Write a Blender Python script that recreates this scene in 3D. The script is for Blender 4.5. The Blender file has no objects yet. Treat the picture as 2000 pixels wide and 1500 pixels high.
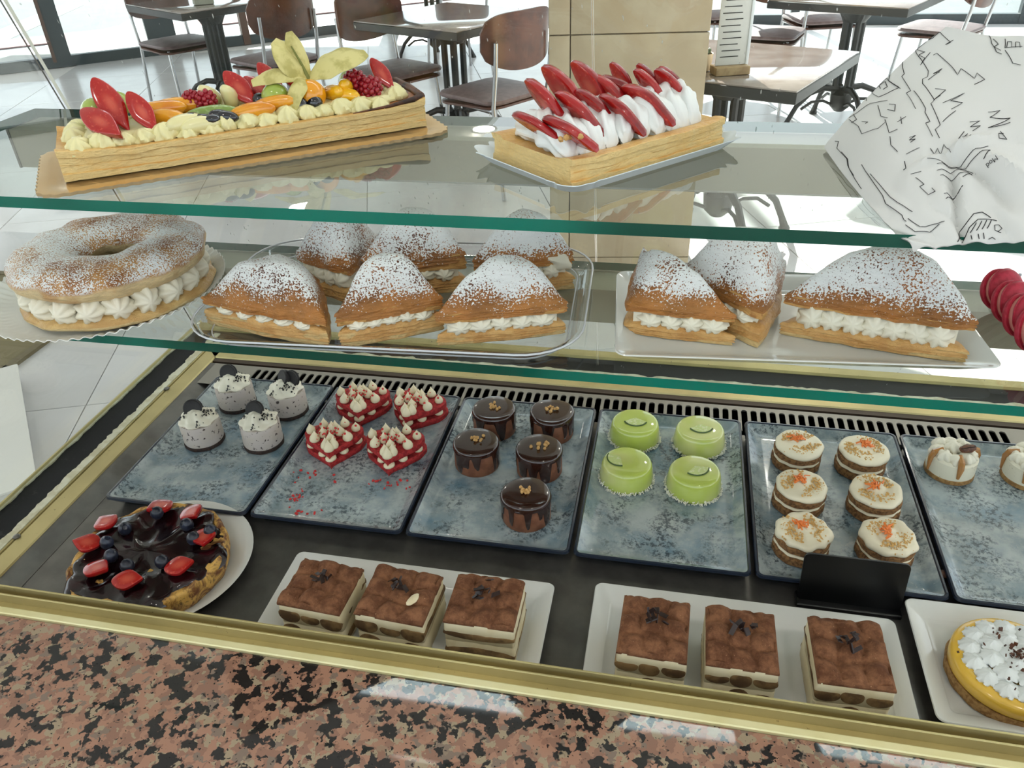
import bpy, math, random
import numpy as np
from mathutils import Vector, Matrix, Euler, noise as mnoise

# ------------------------------------------------------------------ camera, sky, sun, exposure
S = bpy.context.scene
COL = S.collection
R = math.radians
Z0 = 0.74            # height of the tray rims above the cafe floor; everything below is built in rim-level coordinates
FL = -0.74           # cafe floor in those coordinates

cam_d = bpy.data.cameras.new('camera')
cam = bpy.data.objects.new('camera', cam_d)
COL.objects.link(cam)
cam_d.sensor_width = 36.0
cam_d.lens = 1540.475 / 2000.0 * 36.0
cam_d.clip_start = 0.02
cam_d.clip_end = 200
CAM_M = [(0.97986885, 0.19675907, -0.033807), (0.08007626, -0.54246743, -0.83625168), (-0.1828793, 0.81670983, -0.54730266)]
_r, _d, _f = [Vector(v) for v in CAM_M]
mw = Matrix((_r, -_d, -_f)).transposed().to_4x4()
mw.translation = Vector((0.082572, -0.653266, 0.6672)) + Vector((0, 0, Z0))
cam.matrix_world = mw
S.camera = cam

world = bpy.data.worlds.new('sky')
S.world = world
world.use_nodes = True
wn = world.node_tree.nodes
bg = wn['Background']
bg.inputs[0].default_value = (0.89, 0.94, 1.0, 1)
bg.inputs[1].default_value = 2.3

sun_d = bpy.data.lights.new('sun', 'SUN')
sun = bpy.data.objects.new('sun', sun_d)
COL.objects.link(sun)
sun_d.energy = 26.0
sun_d.color = (1.0, 0.96, 0.9)
sun_d.angle = R(0.6)
sun.rotation_euler = Vector((0.27, -1.0, -0.52)).to_track_quat('-Z', 'Y').to_euler()

S.view_settings.view_transform = 'Standard'
S.view_settings.look = 'None'
S.view_settings.gamma = 1.0
S.view_settings.use_curve_mapping = False
S.view_settings.exposure = -0.05
S.cycles.max_bounces = 7
S.cycles.diffuse_bounces = 3
S.cycles.glossy_bounces = 3
S.cycles.transmission_bounces = 8
S.cycles.transparent_max_bounces = 16
S.cycles.use_adaptive_sampling = True
S.cycles.adaptive_threshold = 0.05
S.cycles.caustics_reflective = False
S.cycles.caustics_refractive = False
S.cycles.sample_clamp_indirect = 4.0

# ------------------------------------------------------------------ mesh helpers
rnd = random.Random(11)
TAU = 2 * math.pi

def nz(x, y, z, s=1.0):
    return mnoise.noise(Vector((x * s, y * s, z * s)))

class MB:
    """collects geometry; build() links it as one mesh object"""
    def __init__(self):
        self.v = []; self.f = []; self.m = []
    def add(self, vs, fs, mi=0):
        o = len(self.v)
        self.v.extend([tuple(p) for p in vs])
        for f in fs:
            self.f.append([i + o for i in f]); self.m.append(mi)
    def loft(self, rings, cap0=True, cap1=True, mi=0, closed=True):
        n = len(rings[0]); o = len(self.v)
        for r in rings: self.v.extend([tuple(p) for p in r])
        for k in range(len(rings) - 1):
            for i in range(n if closed else n - 1):
                j = (i + 1) % n
                self.f.append([o + k * n + i, o + k * n + j, o + (k + 1) * n + j, o + (k + 1) * n + i]); self.m.append(mi)
        if cap0: self.f.append([o + i for i in range(n)][::-1]); self.m.append(mi)
        if cap1: self.f.append([o + (len(rings) - 1) * n + i for i in range(n)]); self.m.append(mi)
    def lathe(self, prof, n=32, c=(0, 0, 0), fn=None, mi=0, cap0=True, cap1=True):
        rings = []
        for k, (r, z) in enumerate(prof):
            ring = []
            for i in range(n):
                t = TAU * i / n
                rr, zz = (r, z) if fn is None else fn(t, k, r, z)
                ring.append((c[0] + rr * math.cos(t), c[1] + rr * math.sin(t), c[2] + zz))
            rings.append(ring)
        self.loft(rings, cap0, cap1, mi)
    def box(self, c, s, rz=0.0, mi=0, M=None):
        x, y, z = s[0] / 2, s[1] / 2, s[2] / 2
        vs = [Vector((a * x, b * y, d * z)) for d in (-1, 1) for a, b in ((-1, -1), (1, -1), (1, 1), (-1, 1))]
        T = M if M is not None else Matrix.Rotation(rz, 4, 'Z')
        vs = [T @ v + Vector(c) for v in vs]
        self.add(vs, [(3, 2, 1, 0), (4, 5, 6, 7), (0, 1, 5, 4), (1, 2, 6, 5), (2, 3, 7, 6), (3, 0, 4, 7)], mi)
    def rbox(self, c, s, b=0.003, rz=0.0, mi=0):
        """box with bevelled edges"""
        w, d, h = s
        rings = []
        for ins, z in ((b, -h / 2), (0, -h / 2 + b), (0, h / 2 - b), (b, h / 2)):
            rings.append([rot2(p, rz, c, z) for p in rrect(w - 2 * ins, d - 2 * ins, b * 1.2, 2)])
        self.loft(rings, True, True, mi)
    def tube(self, pts, r, n=8, mi=0, closed=False, flat=1.0):
        pts = [Vector(p) for p in pts]; N = len(pts); rings = []
        rs = r if isinstance(r, (list, tuple)) else [r] * N
        up = Vector((0, 0, 1)); prev = None
        for i, p in enumerate(pts):
            a = pts[(i - 1) % N] if (i > 0 or closed) else p
            b = pts[(i + 1) % N] if (i < N - 1 or closed) else p
            t = (b - a).normalized()
            if prev is None:
                s = t.cross(up)
                if s.length < 1e-4: s = t.cross(Vector((0, 1, 0)))
            else:
                s = prev - t * prev.dot(t)
            s.normalize(); prev = s
            u = t.cross(s)
            rings.append([p + s * (rs[i] * math.cos(TAU * k / n)) + u * (rs[i] * flat * math.sin(TAU * k / n)) for k in range(n)])
        if closed: rings.append(rings[0]); self.loft(rings, False, False, mi)
        else: self.loft(rings, True, True, mi)
    def blob(self, c, r, n=14, m=9, amp=0.0, fs=60.0, seed=0.0, mi=0, M=None):
        if not isinstance(r, (tuple, list)): r = (r, r, r)
        rings = []
        for k in range(m + 1):
            ph = math.pi * (k + (0.12 if k == 0 else 0) - (0.12 if k == m else 0)) / m
            ring = []
            for i in range(n):
                t = TAU * i / n
                d = Vector((math.sin(ph) * math.cos(t), math.sin(ph) * math.sin(t), -math.cos(ph)))
                q = Vector((d.x * r[0], d.y * r[1], d.z * r[2]))
                if amp: q *= 1 + amp * nz(q.x + seed, q.y + seed * 1.7, q.z - seed, fs)
                if M is not None: q = M @ q
                ring.append(q + Vector(c))
            rings.append(ring)
        self.loft(rings, True, True, mi)
    def grid(self, P, mi=0, flip=False):
        o = len(self.v); a = len(P); b = len(P[0])
        for row in P: self.v.extend([tuple(p) for p in row])
        for i in range(a - 1):
            for j in range(b - 1):
                q = [o + i * b + j, o + i * b + j + 1, o + (i + 1) * b + j + 1, o + (i + 1) * b + j]
                self.f.append(q[::-1] if flip else q); self.m.append(mi)
    def mesh(self, name, mats, smooth=40):
        me = bpy.data.meshes.new(name)
        me.from_pydata(self.v, [], self.f)
        if not isinstance(mats, (list, tuple)): mats = [mats]
        for m in mats: me.materials.append(m)
        if len(mats) > 1: me.polygons.foreach_set('material_index', self.m)
        me.validate(clean_customdata=False)
        if smooth:
            me.polygons.foreach_set('use_smooth', [True] * len(me.polygons))
            me.set_sharp_from_angle(angle=R(smooth))
        me.update()
        return me
    def build(self, name, mats, parent=None, loc=(0, 0, 0), rot=(0, 0, 0), smooth=40, kind=None):
        return place(name, self.mesh(name, mats, smooth), parent, loc, rot, kind)

def place(name, me, parent=None, loc=(0, 0, 0), rot=(0, 0, 0), kind=None, scale=None):
    o = bpy.data.objects.new(name, me)
    COL.objects.link(o)
    o.parent = parent
    o.location = loc
    o.rotation_euler = rot
    if scale: o.scale = scale
    if kind: o['kind'] = kind
    return o

def rrect(w, d, r, n=4):
    r = max(min(r, w / 2 - 1e-5, d / 2 - 1e-5), 1e-5)
    out = []
    for cx, cy, a0 in ((w / 2 - r, d / 2 - r, 0), (-w / 2 + r, d / 2 - r, 90), (-w / 2 + r, -d / 2 + r, 180), (w / 2 - r, -d / 2 + r, 270)):
        for i in range(n + 1):
            t = R(a0 + 90 * i / n)
            out.append((cx + r * math.cos(t), cy + r * math.sin(t)))
    return out

def rot2(p, a, c=(0, 0, 0), z=0.0):
    ca, sa = math.cos(a), math.sin(a)
    return (c[0] + p[0] * ca - p[1] * sa, c[1] + p[0] * sa + p[1] * ca, c[2] + z)

def thing(name, label, cat, loc=(0, 0, 0), rz=0.0, group=None):
    o = bpy.data.objects.new(name, None)
    COL.objects.link(o)
    o.empty_display_size = 0.02
    o.location = loc; o.rotation_euler = (0, 0, rz)
    o['label'] = label; o['category'] = cat
    if group: o['group'] = group
    return o

def tag(o, label, cat, group=None):
    o['label'] = label; o['category'] = cat
    if group: o['group'] = group
    return o

def struct(o):
    o['kind'] = 'structure'
    return o

def copy_tree(o, parent=None):
    c = o.copy(); COL.objects.link(c); c.parent = parent
    for ch in list(o.children): copy_tree(ch, c)
    return c

def repeat(proto, spots, used):
    """first spot moves the prototype, the rest are copies; spots: (x, y, z, rz, label)"""
    out = []
    for i, (x, y, z, rz, label) in enumerate(spots):
        o = proto if i == 0 else copy_tree(proto)
        o.location = (x, y, z); o.rotation_euler = (0, 0, rz); o['label'] = label
        out.append(o)
    return out

# ------------------------------------------------------------------ materials
def lin(c):
    return tuple(((v / 255) / 12.92 if v / 255 <= 0.04045 else ((v / 255 + 0.055) / 1.055) ** 2.4) for v in c) + (1,)

class NT:
    def __init__(self, name):
        self.m = bpy.data.materials.new(name); self.m.use_nodes = True
        self.t = self.m.node_tree; self.n = self.t.nodes; self.l = self.t.links
        self.b = self.n['Principled BSDF']; self.out = self.n['Material Output']
    def new(self, t, **kw):
        x = self.n.new(t)
        for k, v in kw.items(): setattr(x, k, v)
        return x
    def set(self, sock, v):
        if hasattr(v, 'is_output'): self.l.new(v, sock)
        else: sock.default_value = v
    def coords(self, scale=(1, 1, 1), rand=True):
        tc = self.new('ShaderNodeTexCoord'); out = tc.outputs['Object']
        if rand:
            oi = self.new('ShaderNodeObjectInfo')
            mu = self.new('ShaderNodeMath', operation='MULTIPLY'); self.l.new(oi.outputs['Random'], mu.inputs[0]); mu.inputs[1].default_value = 7.3
            va = self.new('ShaderNodeVectorMath', operation='ADD'); self.l.new(out, va.inputs[0]); self.l.new(mu.outputs[0], va.inputs[1]); out = va.outputs[0]
        mp = self.new('ShaderNodeMapping'); mp.inputs['Scale'].default_value = scale; self.l.new(out, mp.inputs[0])
        return mp.outputs[0]
    def noise(self, vec, scale, detail=3, rough=0.55, dist=0.0):
        x = self.new('ShaderNodeTexNoise'); self.l.new(vec, x.inputs['Vector'])
        x.inputs['Scale'].default_value = scale; x.inputs['Detail'].default_value = detail
        x.inputs['Roughness'].default_value = rough; x.inputs['Distortion'].default_value = dist
        return x.outputs['Fac']
    def voro(self, vec, scale, out='Distance', rnd_=1.0):
        x = self.new('ShaderNodeTexVoronoi'); self.l.new(vec, x.inputs['Vector']); x.inputs['Scale'].default_value = scale
        x.inputs['Randomness'].default_value = rnd_
        return x.outputs[out]
    def ramp(self, fac, lo, hi):
        x = self.new('ShaderNodeMapRange'); x.clamp = True; x.interpolation_type = 'SMOOTHSTEP'
        self.set(x.inputs['Value'], fac); x.inputs['From Min'].default_value = lo; x.inputs['From Max'].default_value = hi
        return x.outputs[0]
    def math(self, op, a, b=0.0):
        x = self.new('ShaderNodeMath', operation=op); self.set(x.inputs[0], a); self.set(x.inputs[1], b)
        return x.outputs[0]
    def mix(self, fac, a, b):
        x = self.new('ShaderNodeMix', data_type='RGBA')
        self.set(x.inputs[0], fac); self.set(x.inputs[6], a); self.set(x.inputs[7], b)
        return x.outputs[2]
    def bump(self, h, strength=0.3, dist=0.002):
        x = self.new('ShaderNodeBump'); self.l.new(h, x.inputs['Height'])
        x.inputs['Strength'].default_value = strength; x.inputs['Distance'].default_value = dist
        self.l.new(x.outputs[0], self.b.inputs['Normal'])
    def normal_z(self):
        g = self.new('ShaderNodeNewGeometry'); s = self.new('ShaderNodeSeparateXYZ'); self.l.new(g.outputs['Normal'], s.inputs[0])
        return s.outputs[2]
    def pbr(self, col, rough=0.5, metal=0.0, spec=0.5, coat=0.0, sss=0.0, sssr=(0.01, 0.005, 0.003)):
        b = self.b
        self.set(b.inputs['Base Color'], col); self.set(b.inputs['Roughness'], rough)
        b.inputs['Metallic'].default_value = metal; b.inputs['Specular IOR Level'].default_value = spec
        b.inputs['Coat Weight'].default_value = coat; b.inputs['Coat Roughness'].default_value = 0.06
        if sss:
            b.inputs['Subsurface Weight'].default_value = sss; b.inputs['Subsurface Radius'].default_value = sssr; b.inputs['Subsurface Scale'].default_value = 1.0
        return self.m

def mat(name, col, rough=0.5, metal=0.0, spec=0.5, coat=0.0, sss=0.0, n=None, n2=None, bump=None, rand=True):
    """plain or noise-mottled material; n = (colour, scale, lo, hi[, detail])"""
    t = NT(name); c = lin(col)
    vec = t.coords(rand=rand) if (n or n2 or bump) else None
    for k in (n, n2):
        if k: c = t.mix(t.ramp(t.noise(vec, k[1], k[4] if len(k) > 4 else 4), k[2], k[3]), c, lin(k[0]))
    if bump: t.bump(t.noise(vec, bump[0], 4, 0.6), bump[1], bump[2])
    return t.pbr(c, rough, metal, spec, coat, sss)

def clear_glass(name, tint=(240, 248, 244), refl=1.0, both=False, dust=0.0, ior=1.45):
    """thin clear sheet: passes light straight through, mirrors by Fresnel"""
    t = NT(name)
    tr = t.new('ShaderNodeBsdfTransparent'); tr.inputs[0].default_value = lin(tint)
    gl = t.new('ShaderNodeBsdfGlossy'); gl.inputs['Roughness'].default_value = 0.01
    lw = t.new('ShaderNodeLayerWeight'); lw.inputs['Blend'].default_value = 0.5
    # Schlick from facing
    p5 = t.math('POWER', lw.outputs['Facing'], 3.6)
    fac = t.math('MULTIPLY', t.math('ADD', t.math('MULTIPLY', p5, 0.96), 0.04), refl)
    mx = t.new('ShaderNodeMixShader'); t.l.new(fac, mx.inputs[0]); t.l.new(tr.outputs[0], mx.inputs[1]); t.l.new(gl.outputs[0], mx.inputs[2])
    res = mx
    if dust:
        vec = t.coords((1, 1, 1), rand=False)
        v1 = t.new('ShaderNodeMapping'); v1.inputs['Rotation'].default_value = (0.3, 0.5, 0.5); v1.inputs['Scale'].default_value = (240, 240, 9); t.l.new(vec, v1.inputs[0])
        v2 = t.new('ShaderNodeMapping'); v2.inputs['Rotation'].default_value = (0.2, -1.1, 0.3); v2.inputs['Scale'].default_value = (260, 260, 10); t.l.new(vec, v2.inputs[0])
        s1 = t.ramp(t.noise(v1.outputs[0], 1.0, 1), 0.765, 0.82); s2 = t.ramp(t.noise(v2.outputs[0], 1.0, 1), 0.765, 0.82)
        s = t.math('MULTIPLY', t.math('MAXIMUM', s1, s2), dust)
        df = t.new('ShaderNodeBsdfDiffuse'); df.inputs[0].default_value = lin((225, 225, 220))
        m2 = t.new('ShaderNodeMixShader'); t.l.new(s, m2.inputs[0]); t.l.new(mx.outputs[0], m2.inputs[1]); t.l.new(df.outputs[0], m2.inputs[2]); res = m2
    t.l.new(res.outputs[0], t.out.inputs[0])
    t.n.remove(t.b)
    return t.m

# ------------------------------------------------------------------ materials of the place
def m_granite():
    t = NT('granite'); v = t.coords(rand=False)
    wob = t.new('ShaderNodeTexNoise'); t.l.new(v, wob.inputs['Vector']); wob.inputs['Scale'].default_value = 170; wob.inputs['Detail'].default_value = 3
    vs = t.new('ShaderNodeVectorMath', operation='SCALE'); t.l.new(wob.outputs['Color'], vs.inputs[0]); vs.inputs['Scale'].default_value = 0.011
    va = t.new('ShaderNodeVectorMath', operation='ADD'); t.l.new(v, va.inputs[0]); t.l.new(vs.outputs[0], va.inputs[1])
    def cell(sc):
        x = t.new('ShaderNodeTexVoronoi'); t.l.new(va.outputs[0], x.inputs['Vector']); x.inputs['Scale'].default_value = sc
        s = t.new('ShaderNodeSeparateColor'); t.l.new(x.outputs['Color'], s.inputs[0]); return s.outputs[0]
    r = cell(150)
    c = t.mix(t.ramp(r, 0.35, 0.4), lin((168, 124, 102)), lin((146, 108, 90)))
    c = t.mix(t.ramp(r, 0.66, 0.68), c, lin((164, 144, 118)))
    c = t.mix(t.ramp(r, 0.88, 0.9), c, lin((132, 112, 98)))
    dk = t.math('ADD', cell(112), t.math('MULTIPLY', t.math('SUBTRACT', t.noise(v, 34, 3, 0.6), 0.5), 2.6))
    c = t.mix(t.ramp(dk, 0.66, 0.74), c, lin((40, 36, 35)))
    c = t.mix(t.ramp(t.noise(v, 300, 2, 0.5), 0.65, 0.69), c, lin((34, 30, 30)))
    return t.pbr(c, 0.035, 0, 0.5)

def m_bluetray():
    t = NT('blue_stone_glaze'); v = t.coords()
    c = t.mix(t.ramp(t.noise(v, 26, 5, 0.65), 0.35, 0.62), lin((132, 147, 151)), lin((174, 183, 183)))
    c = t.mix(t.ramp(t.noise(v, 14, 3, 0.6), 0.45, 0.75), c, lin((98, 126, 142)))
    k = t.math('MULTIPLY', t.ramp(t.noise(v, 170, 5, 0.75), 0.47, 0.58), t.ramp(t.noise(v, 20, 4, 0.6), 0.42, 0.60))
    c = t.mix(t.math('MULTIPLY', k, 0.85), c, lin((28, 46, 58)))
    k2 = t.math('MULTIPLY', t.ramp(t.noise(v, 260, 3, 0.6), 0.60, 0.66), 0.45)
    c = t.mix(k2, c, lin((168, 176, 174)))
    t.bump(t.noise(v, 300, 2), 0.05, 0.001)
    return t.pbr(c, 0.22, 0, 0.5, 0.5)

def m_rail():
    t = NT('gold_anodised'); v = t.coords((1, 1, 1), rand=False)
    c = t.mix(t.ramp(t.noise(v, 9, 4), 0.35, 0.7), lin((205, 188, 132)), lin((186, 170, 118)))
    k = t.ramp(t.noise(v, 170, 4, 0.7), 0.66, 0.74)
    c = t.mix(t.math('MULTIPLY', k, 0.7), c, lin((96, 78, 52)))
    return t.pbr(c, 0.38, 0.55, 0.5)

def m_blackband():
    t = NT('worn_black_sealant'); v = t.coords(rand=False)
    k = t.ramp(t.noise(v, 45, 6, 0.75), 0.60, 0.66)
    c = t.mix(k, lin((12, 12, 15)), lin((44, 44, 44)))
    return t.pbr(c, 0.6, 0, 0.25)

GRANITE = m_granite(); BLUE = m_bluetray(); RAIL = m_rail(); BLACKBAND = m_blackband()
RAILC = mat('pale_gold_strip', (232, 222, 172), 0.35, 0.35, n=((220, 208, 152), 12, 0.35, 0.65))
NAVY = mat('navy_rim', (38, 46, 60), 0.25, coat=0.4)
STEEL = mat('brushed_steel', (124, 121, 116), 0.3, 0.7, n=((106, 103, 99), 30, 0.3, 0.7))
GRILLE = mat('grey_vent_metal', (150, 144, 134), 0.4, 0.5)
DARK = mat('dark_duct', (20, 19, 18), 0.7)
BROWNTRIM = mat('dark_brown_trim', (74, 58, 44), 0.4, 0.2)
CREAMTRIM = mat('cream_sealant', (226, 222, 196), 0.5, n=((206, 198, 164), 60, 0.4, 0.6))
GLASS_TOP = clear_glass('shelf_glass_face', (246, 249, 247), 1.0)
GLASS_LOW = clear_glass('shelf_glass_underside', (248, 251, 249), 0.0)
GLASS_EDGE = mat('green_glass_edge', (0, 72, 56), 0.08, spec=0.5, n=((0, 118, 98), 3.0, 0.4, 0.65, 2))
GLASS_PANE = clear_glass('case_glass', (250, 252, 250), 0.8, dust=0.7)
GLASS_SIDE = clear_glass('case_side_glass', (250, 252, 250), 0.8)
GLASS_WIN = clear_glass('window_glass', (244, 249, 250), 0.5)
LINER = mat('glass_joint_edge', (216, 214, 200), 0.2)
BARM = mat('grey_lamp_housing', (170, 164, 144), 0.42, 0.1)
LENS = mat('lamp_diffuser', (226, 226, 220), 0.5)
WHITEP = mat('white_porcelain', (226, 226, 220), 0.12, coat=0.5)
BLACKC = mat('black_card', (9, 9, 10), 0.35)
IRON = mat('black_cast_iron', (26, 27, 27), 0.4)
CHROME = mat('steel_tube', (178, 180, 182), 0.22, 0.9)
PLY = mat('dark_stained_plywood', (92, 56, 42), 0.3, n=((70, 40, 30), 14, 0.35, 0.65))
PLUM = mat('plum_vinyl', (112, 94, 94), 0.45, n=((98, 80, 80), 30, 0.4, 0.6))
TABTOP = mat('grey_wood_laminate', (150, 140, 132), 0.14, coat=0.8, n=((128, 114, 104), 8, 0.35, 0.65))
TABEDGE = mat('black_table_edge', (40, 40, 38), 0.4)
TILE = mat('white_floor_tile', (210, 209, 209), 0.22, n=((200, 198, 197), 2.2, 0.35, 0.65))
GROUT = mat('pale_grout', (200, 198, 195), 0.8)
STONE = mat('beige_stone_panel', (186, 170, 142), 0.18, n=((176, 158, 130), 6, 0.35, 0.65))
STONEJ = mat('stone_joint', (120, 104, 82), 0.7)
PAINT = mat('white_wall_paint', (226, 224, 218), 0.8)
CEIL = mat('white_ceiling_paint', (222, 220, 212), 0.9)
FRAME = mat('anthracite_window_frame', (46, 56, 60), 0.4)
FRAMEB = mat('brown_window_post', (84, 60, 48), 0.5)
ROAD = mat('asphalt', (100, 105, 108), 0.9, n=((92, 96, 99), 4, 0.3, 0.7))
PAVE = mat('concrete_paving', (120, 126, 129), 0.9, n=((110, 116, 119), 9, 0.3, 0.7))
REDPAVE = mat('red_cycle_lane', (146, 108, 108), 0.9)
MARKING = mat('road_paint', (176, 178, 178), 0.8)

# ------------------------------------------------------------------ the room
def plane(name, m, x0, x1, y0, y1, z, th=0.04, parent=None):
    mb = MB(); mb.box(((x0 + x1) / 2, (y0 + y1) / 2, z - th / 2), (x1 - x0, y1 - y0, th))
    return mb.build(name, m, parent, smooth=0)

fl = struct(plane('floor', GROUT, -6.6, 5.4, -3.0, 8.4, FL - 0.006))
fl['label'] = 'white tiled cafe floor'
# individual large floor tiles, laid askew to the counter
tw = 0.9; mb = MB(); mb.rbox((0, 0, -0.006), (tw - 0.0035, tw - 0.0035, 0.012), 0.0015); tme = mb.mesh('tile', TILE, 30)
ang = R(20); e1 = Vector((math.cos(ang), math.sin(ang))); e2 = Vector((-e1.y, e1.x))
for i in range(-12, 14):
    for j in range(-12, 14):
        c = e1 * ((i + 0.12) * tw) + e2 * ((j + 0.33) * tw)
        if not (-6.9 < c.x < 4.6 and 0.2 < c.y < 8.6): continue
        if c.x - 5 > 0 or (c.y < 1.1 and c.x > -0.6): continue
        # skip what falls beyond the slanting window wall
        if (c - Vector((-6.0, 5.79))).dot(Vector((-0.65, 0.76))) > -0.1: continue
        place('tile', tme, fl, (c.x, c.y, FL), (0, 0, ang))
ce = struct(plane('ceiling', CEIL, -6.6, 5.4, -3.0, 6.1, 2.9 + FL + 0.06, 0.06))
# unseen window front added behind the camera to brighten the counter
win3 = bpy.data.objects.new('fill_window', None); COL.objects.link(win3); struct(win3); win3.location = (-6.6, -2.9, FL)
mb = MB(); mb.box((6.0, 0, 0.6), (12.0, 0.1, 1.2)); mb.build('parapet', PAINT, win3, smooth=0)
for k in range(5):
    mb = MB(); mb.box((0.05 + 2.975 * k, 0, 2.05), (0.1, 0.1, 1.7)); mb.build('mullion', FRAME, win3, smooth=0)
    if k < 4:
        mb = MB(); mb.box((1.54 + 2.975 * k, 0, 2.05), (2.87, 0.008, 1.7)); mb.build('pane', GLASS_WIN, win3, smooth=0)
# long bluish light strip on the ceiling over the case, mirrored in the granite
def m_strip():
    t = NT('strip_glow'); em = t.new('ShaderNodeEmission'); em.inputs[0].default_value = (0.80, 0.92, 1.0, 1); em.inputs[1].default_value = 12.0
    t.l.new(em.outputs[0], t.out.inputs[0]); return t.m
sl = thing('ceiling_light_strip', 'long cool white light strip on the ceiling over the display case', 'ceiling lamp', (0.50, 1.235, 2.9 + FL), R(1.6))
mb = MB(); mb.rbox((0, 0, -0.015), (3.9, 0.15, 0.03), 0.003); mb.build('housing', PAINT, sl)
mb = MB(); mb.rbox((0, 0, -0.032), (3.84, 0.12, 0.006), 0.001); mb.build('diffuser', m_strip(), sl)

# ceiling downlights (two of them mirror in the top glass shelf)
def m_lamp():
    t = NT('lamp_glow'); em = t.new('ShaderNodeEmission'); em.inputs[0].default_value = (1.0, 0.95, 0.88, 1); em.inputs[1].default_value = 58.0
    t.l.new(em.outputs[0], t.out.inputs[0]); return t.m
GLOW = m_lamp(); RING = mat('white_lamp_ring', (230, 228, 222), 0.4)
lamp0 = thing('ceiling_downlight', '', 'ceiling lamp', group='ceiling downlights')
mb = MB(); mb.lathe([(0.098, 0.0), (0.118, -0.006), (0.122, 0.0), (0.12, 0.012), (0.1, 0.012)], 40, cap0=False, cap1=False); mb.build('trim_ring', RING, lamp0)
mb = MB(); mb.lathe([(0.1, 0.004), (0.0995, 0.001)], 40); mb.build('lamp_lens', GLOW, lamp0)
lampspots = [(-1.65, 6.35, 'round ceiling downlight farthest from the counter, mirrored by the fruit tart'),
             (-2.49, 4.30, 'round ceiling downlight over the left cafe tables'),
             (0.75, 3.0, 'round ceiling downlight above the bright right-hand table'),
             (-0.7, -1.1, 'round downlight added behind the counter to brighten it, left one'),  # this one and the next are added to brighten the counter
             (0.8, -1.1, 'round downlight added behind the counter to brighten it, right one'),
             (-4.2, 2.6, 'round ceiling downlight by the far left windows')]
repeat(lamp0, [(x, y, 2.9 + FL - 0.001, 0, l) for x, y, l in lampspots], 0)

# pillar faced with stone panels, just beyond the case
pl = thing('pillar', 'beige stone-clad pillar behind the glass joint of the case', 'pillar', (-0.15, 2.53, FL), R(7.6))
mb = MB(); mb.box((0, 0, 1.45), (0.528, 0.528, 2.9)); mb.build('core', STONEJ, pl, smooth=0)
for k, (nx, ny) in enumerate(((0, -1), (1, 0), (-1, 0), (0, 1))):
    for (u0, u1) in ((-0.27, -0.2), (-0.196, 0.27)):
        for (z0, z1) in ((0.0, 0.098), (0.101, 0.92), (0.924, 1.74), (1.744, 2.56), (2.564, 2.9)):
            mb = MB(); uc = (u0 + u1) / 2; w = u1 - u0
            if ny: mb.rbox((uc * (1 if ny < 0 else -1), ny * 0.266, (z0 + z1) / 2), (w, 0.012, z1 - z0), 0.0012)
            else: mb.rbox((nx * 0.266, uc * nx, (z0 + z1) / 2), (0.012, w, z1 - z0), 0.0012)
            mb.build('stone_panel', STONE, pl)

# slanting window wall, far left
wa, wbv = Vector((-6.3, 5.55)), Vector((-3.1, 8.25))
wd = (wbv - wa); wl = wd.length; wang = math.atan2(wd.y, wd.x)
win = bpy.data.objects.new('window_1', None); COL.objects.link(win); struct(win); win.location = (wa.x, wa.y, FL); win.rotation_euler = (0, 0, wang)
mb = MB(); mb.box((wl / 2, 0, 0.045), (wl, 0.07, 0.09)); mb.build('bottom_rail', FRAME, win, smooth=0)
mb = MB(); mb.box((wl / 2, 0, 2.85), (wl, 0.07, 0.09)); mb.build('top_rail', FRAME, win, smooth=0)
posts = [(0.0, 0.08, FRAME), (0.93, 0.15, FRAME), (1.83, 0.26, FRAME), (2.62, 0.07, FRAMEB), (wl, 0.08, FRAME)]
for x, w, m in posts:
    mb = MB(); mb.box((x, 0, 1.45), (w, 0.09, 2.9)); mb.build('mullion', m, win, smooth=0)
mb = MB(); mb.box((0.86, -0.03, 1.45), (0.03, 0.06, 2.8)); mb.build('brown_jamb', FRAMEB, win, smooth=0)
for a, b in zip(posts[:-1], posts[1:]):
    x0, x1 = a[0] + a[1] / 2, b[0] - b[1] / 2
    mb = MB(); mb.box(((x0 + x1) / 2, 0, 1.45), (x1 - x0, 0.008, 2.72)); mb.build('pane', GLASS_WIN, win, smooth=0)
# unseen wall panel added so the sun only reaches the right-hand tables
mb = MB(); mb.box((-2.2, 8.35, FL + 2.35), (2.0, 0.12, 1.1)); struct(mb.build('sun_block_panel', PAINT, smooth=0))
win2 = bpy.data.objects.new('window_2', None); COL.objects.link(win2); struct(win2); win2.location = (-3.1, 8.32, FL)
mb = MB(); mb.box((4.2, 0, 0.045), (8.4, 0.07, 0.09)); mb.build('bottom_rail', FRAME, win2, smooth=0)
for k in range(5):
    mb = MB(); mb.box((0.05 + 2.08 * k, 0, 1.45), (0.08, 0.08, 2.9)); mb.build('mullion', FRAME, win2, smooth=0)
    if k < 4:
        mb = MB(); mb.box((1.09 + 2.08 * k, 0, 1.45), (2.0, 0.008, 2.8)); mb.build('pane', GLASS_WIN, win2, smooth=0)
# awning added out of view to keep sun off the room's left
mb = MB(); mb.add([(-9.5, 5.2, FL + 3.0), (-1.7, 6.0, FL + 3.0), (-1.7, 13.5, FL + 3.15), (-9.5, 12.5, FL + 3.15),
                   (-9.5, 5.2, FL + 2.94), (-1.7, 6.0, FL + 2.94), (-1.7, 13.5, FL + 3.09), (-9.5, 12.5, FL + 3.09)],
                  [(0, 1, 2, 3), (7, 6, 5, 4), (0, 4, 5, 1), (1, 5, 6, 2), (2, 6, 7, 3), (3, 7, 4, 0)])
tag(mb.build('sun_blocker', PAINT, smooth=0), 'added unseen canopy keeping sun off the left windows', 'sun_blocker')

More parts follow.
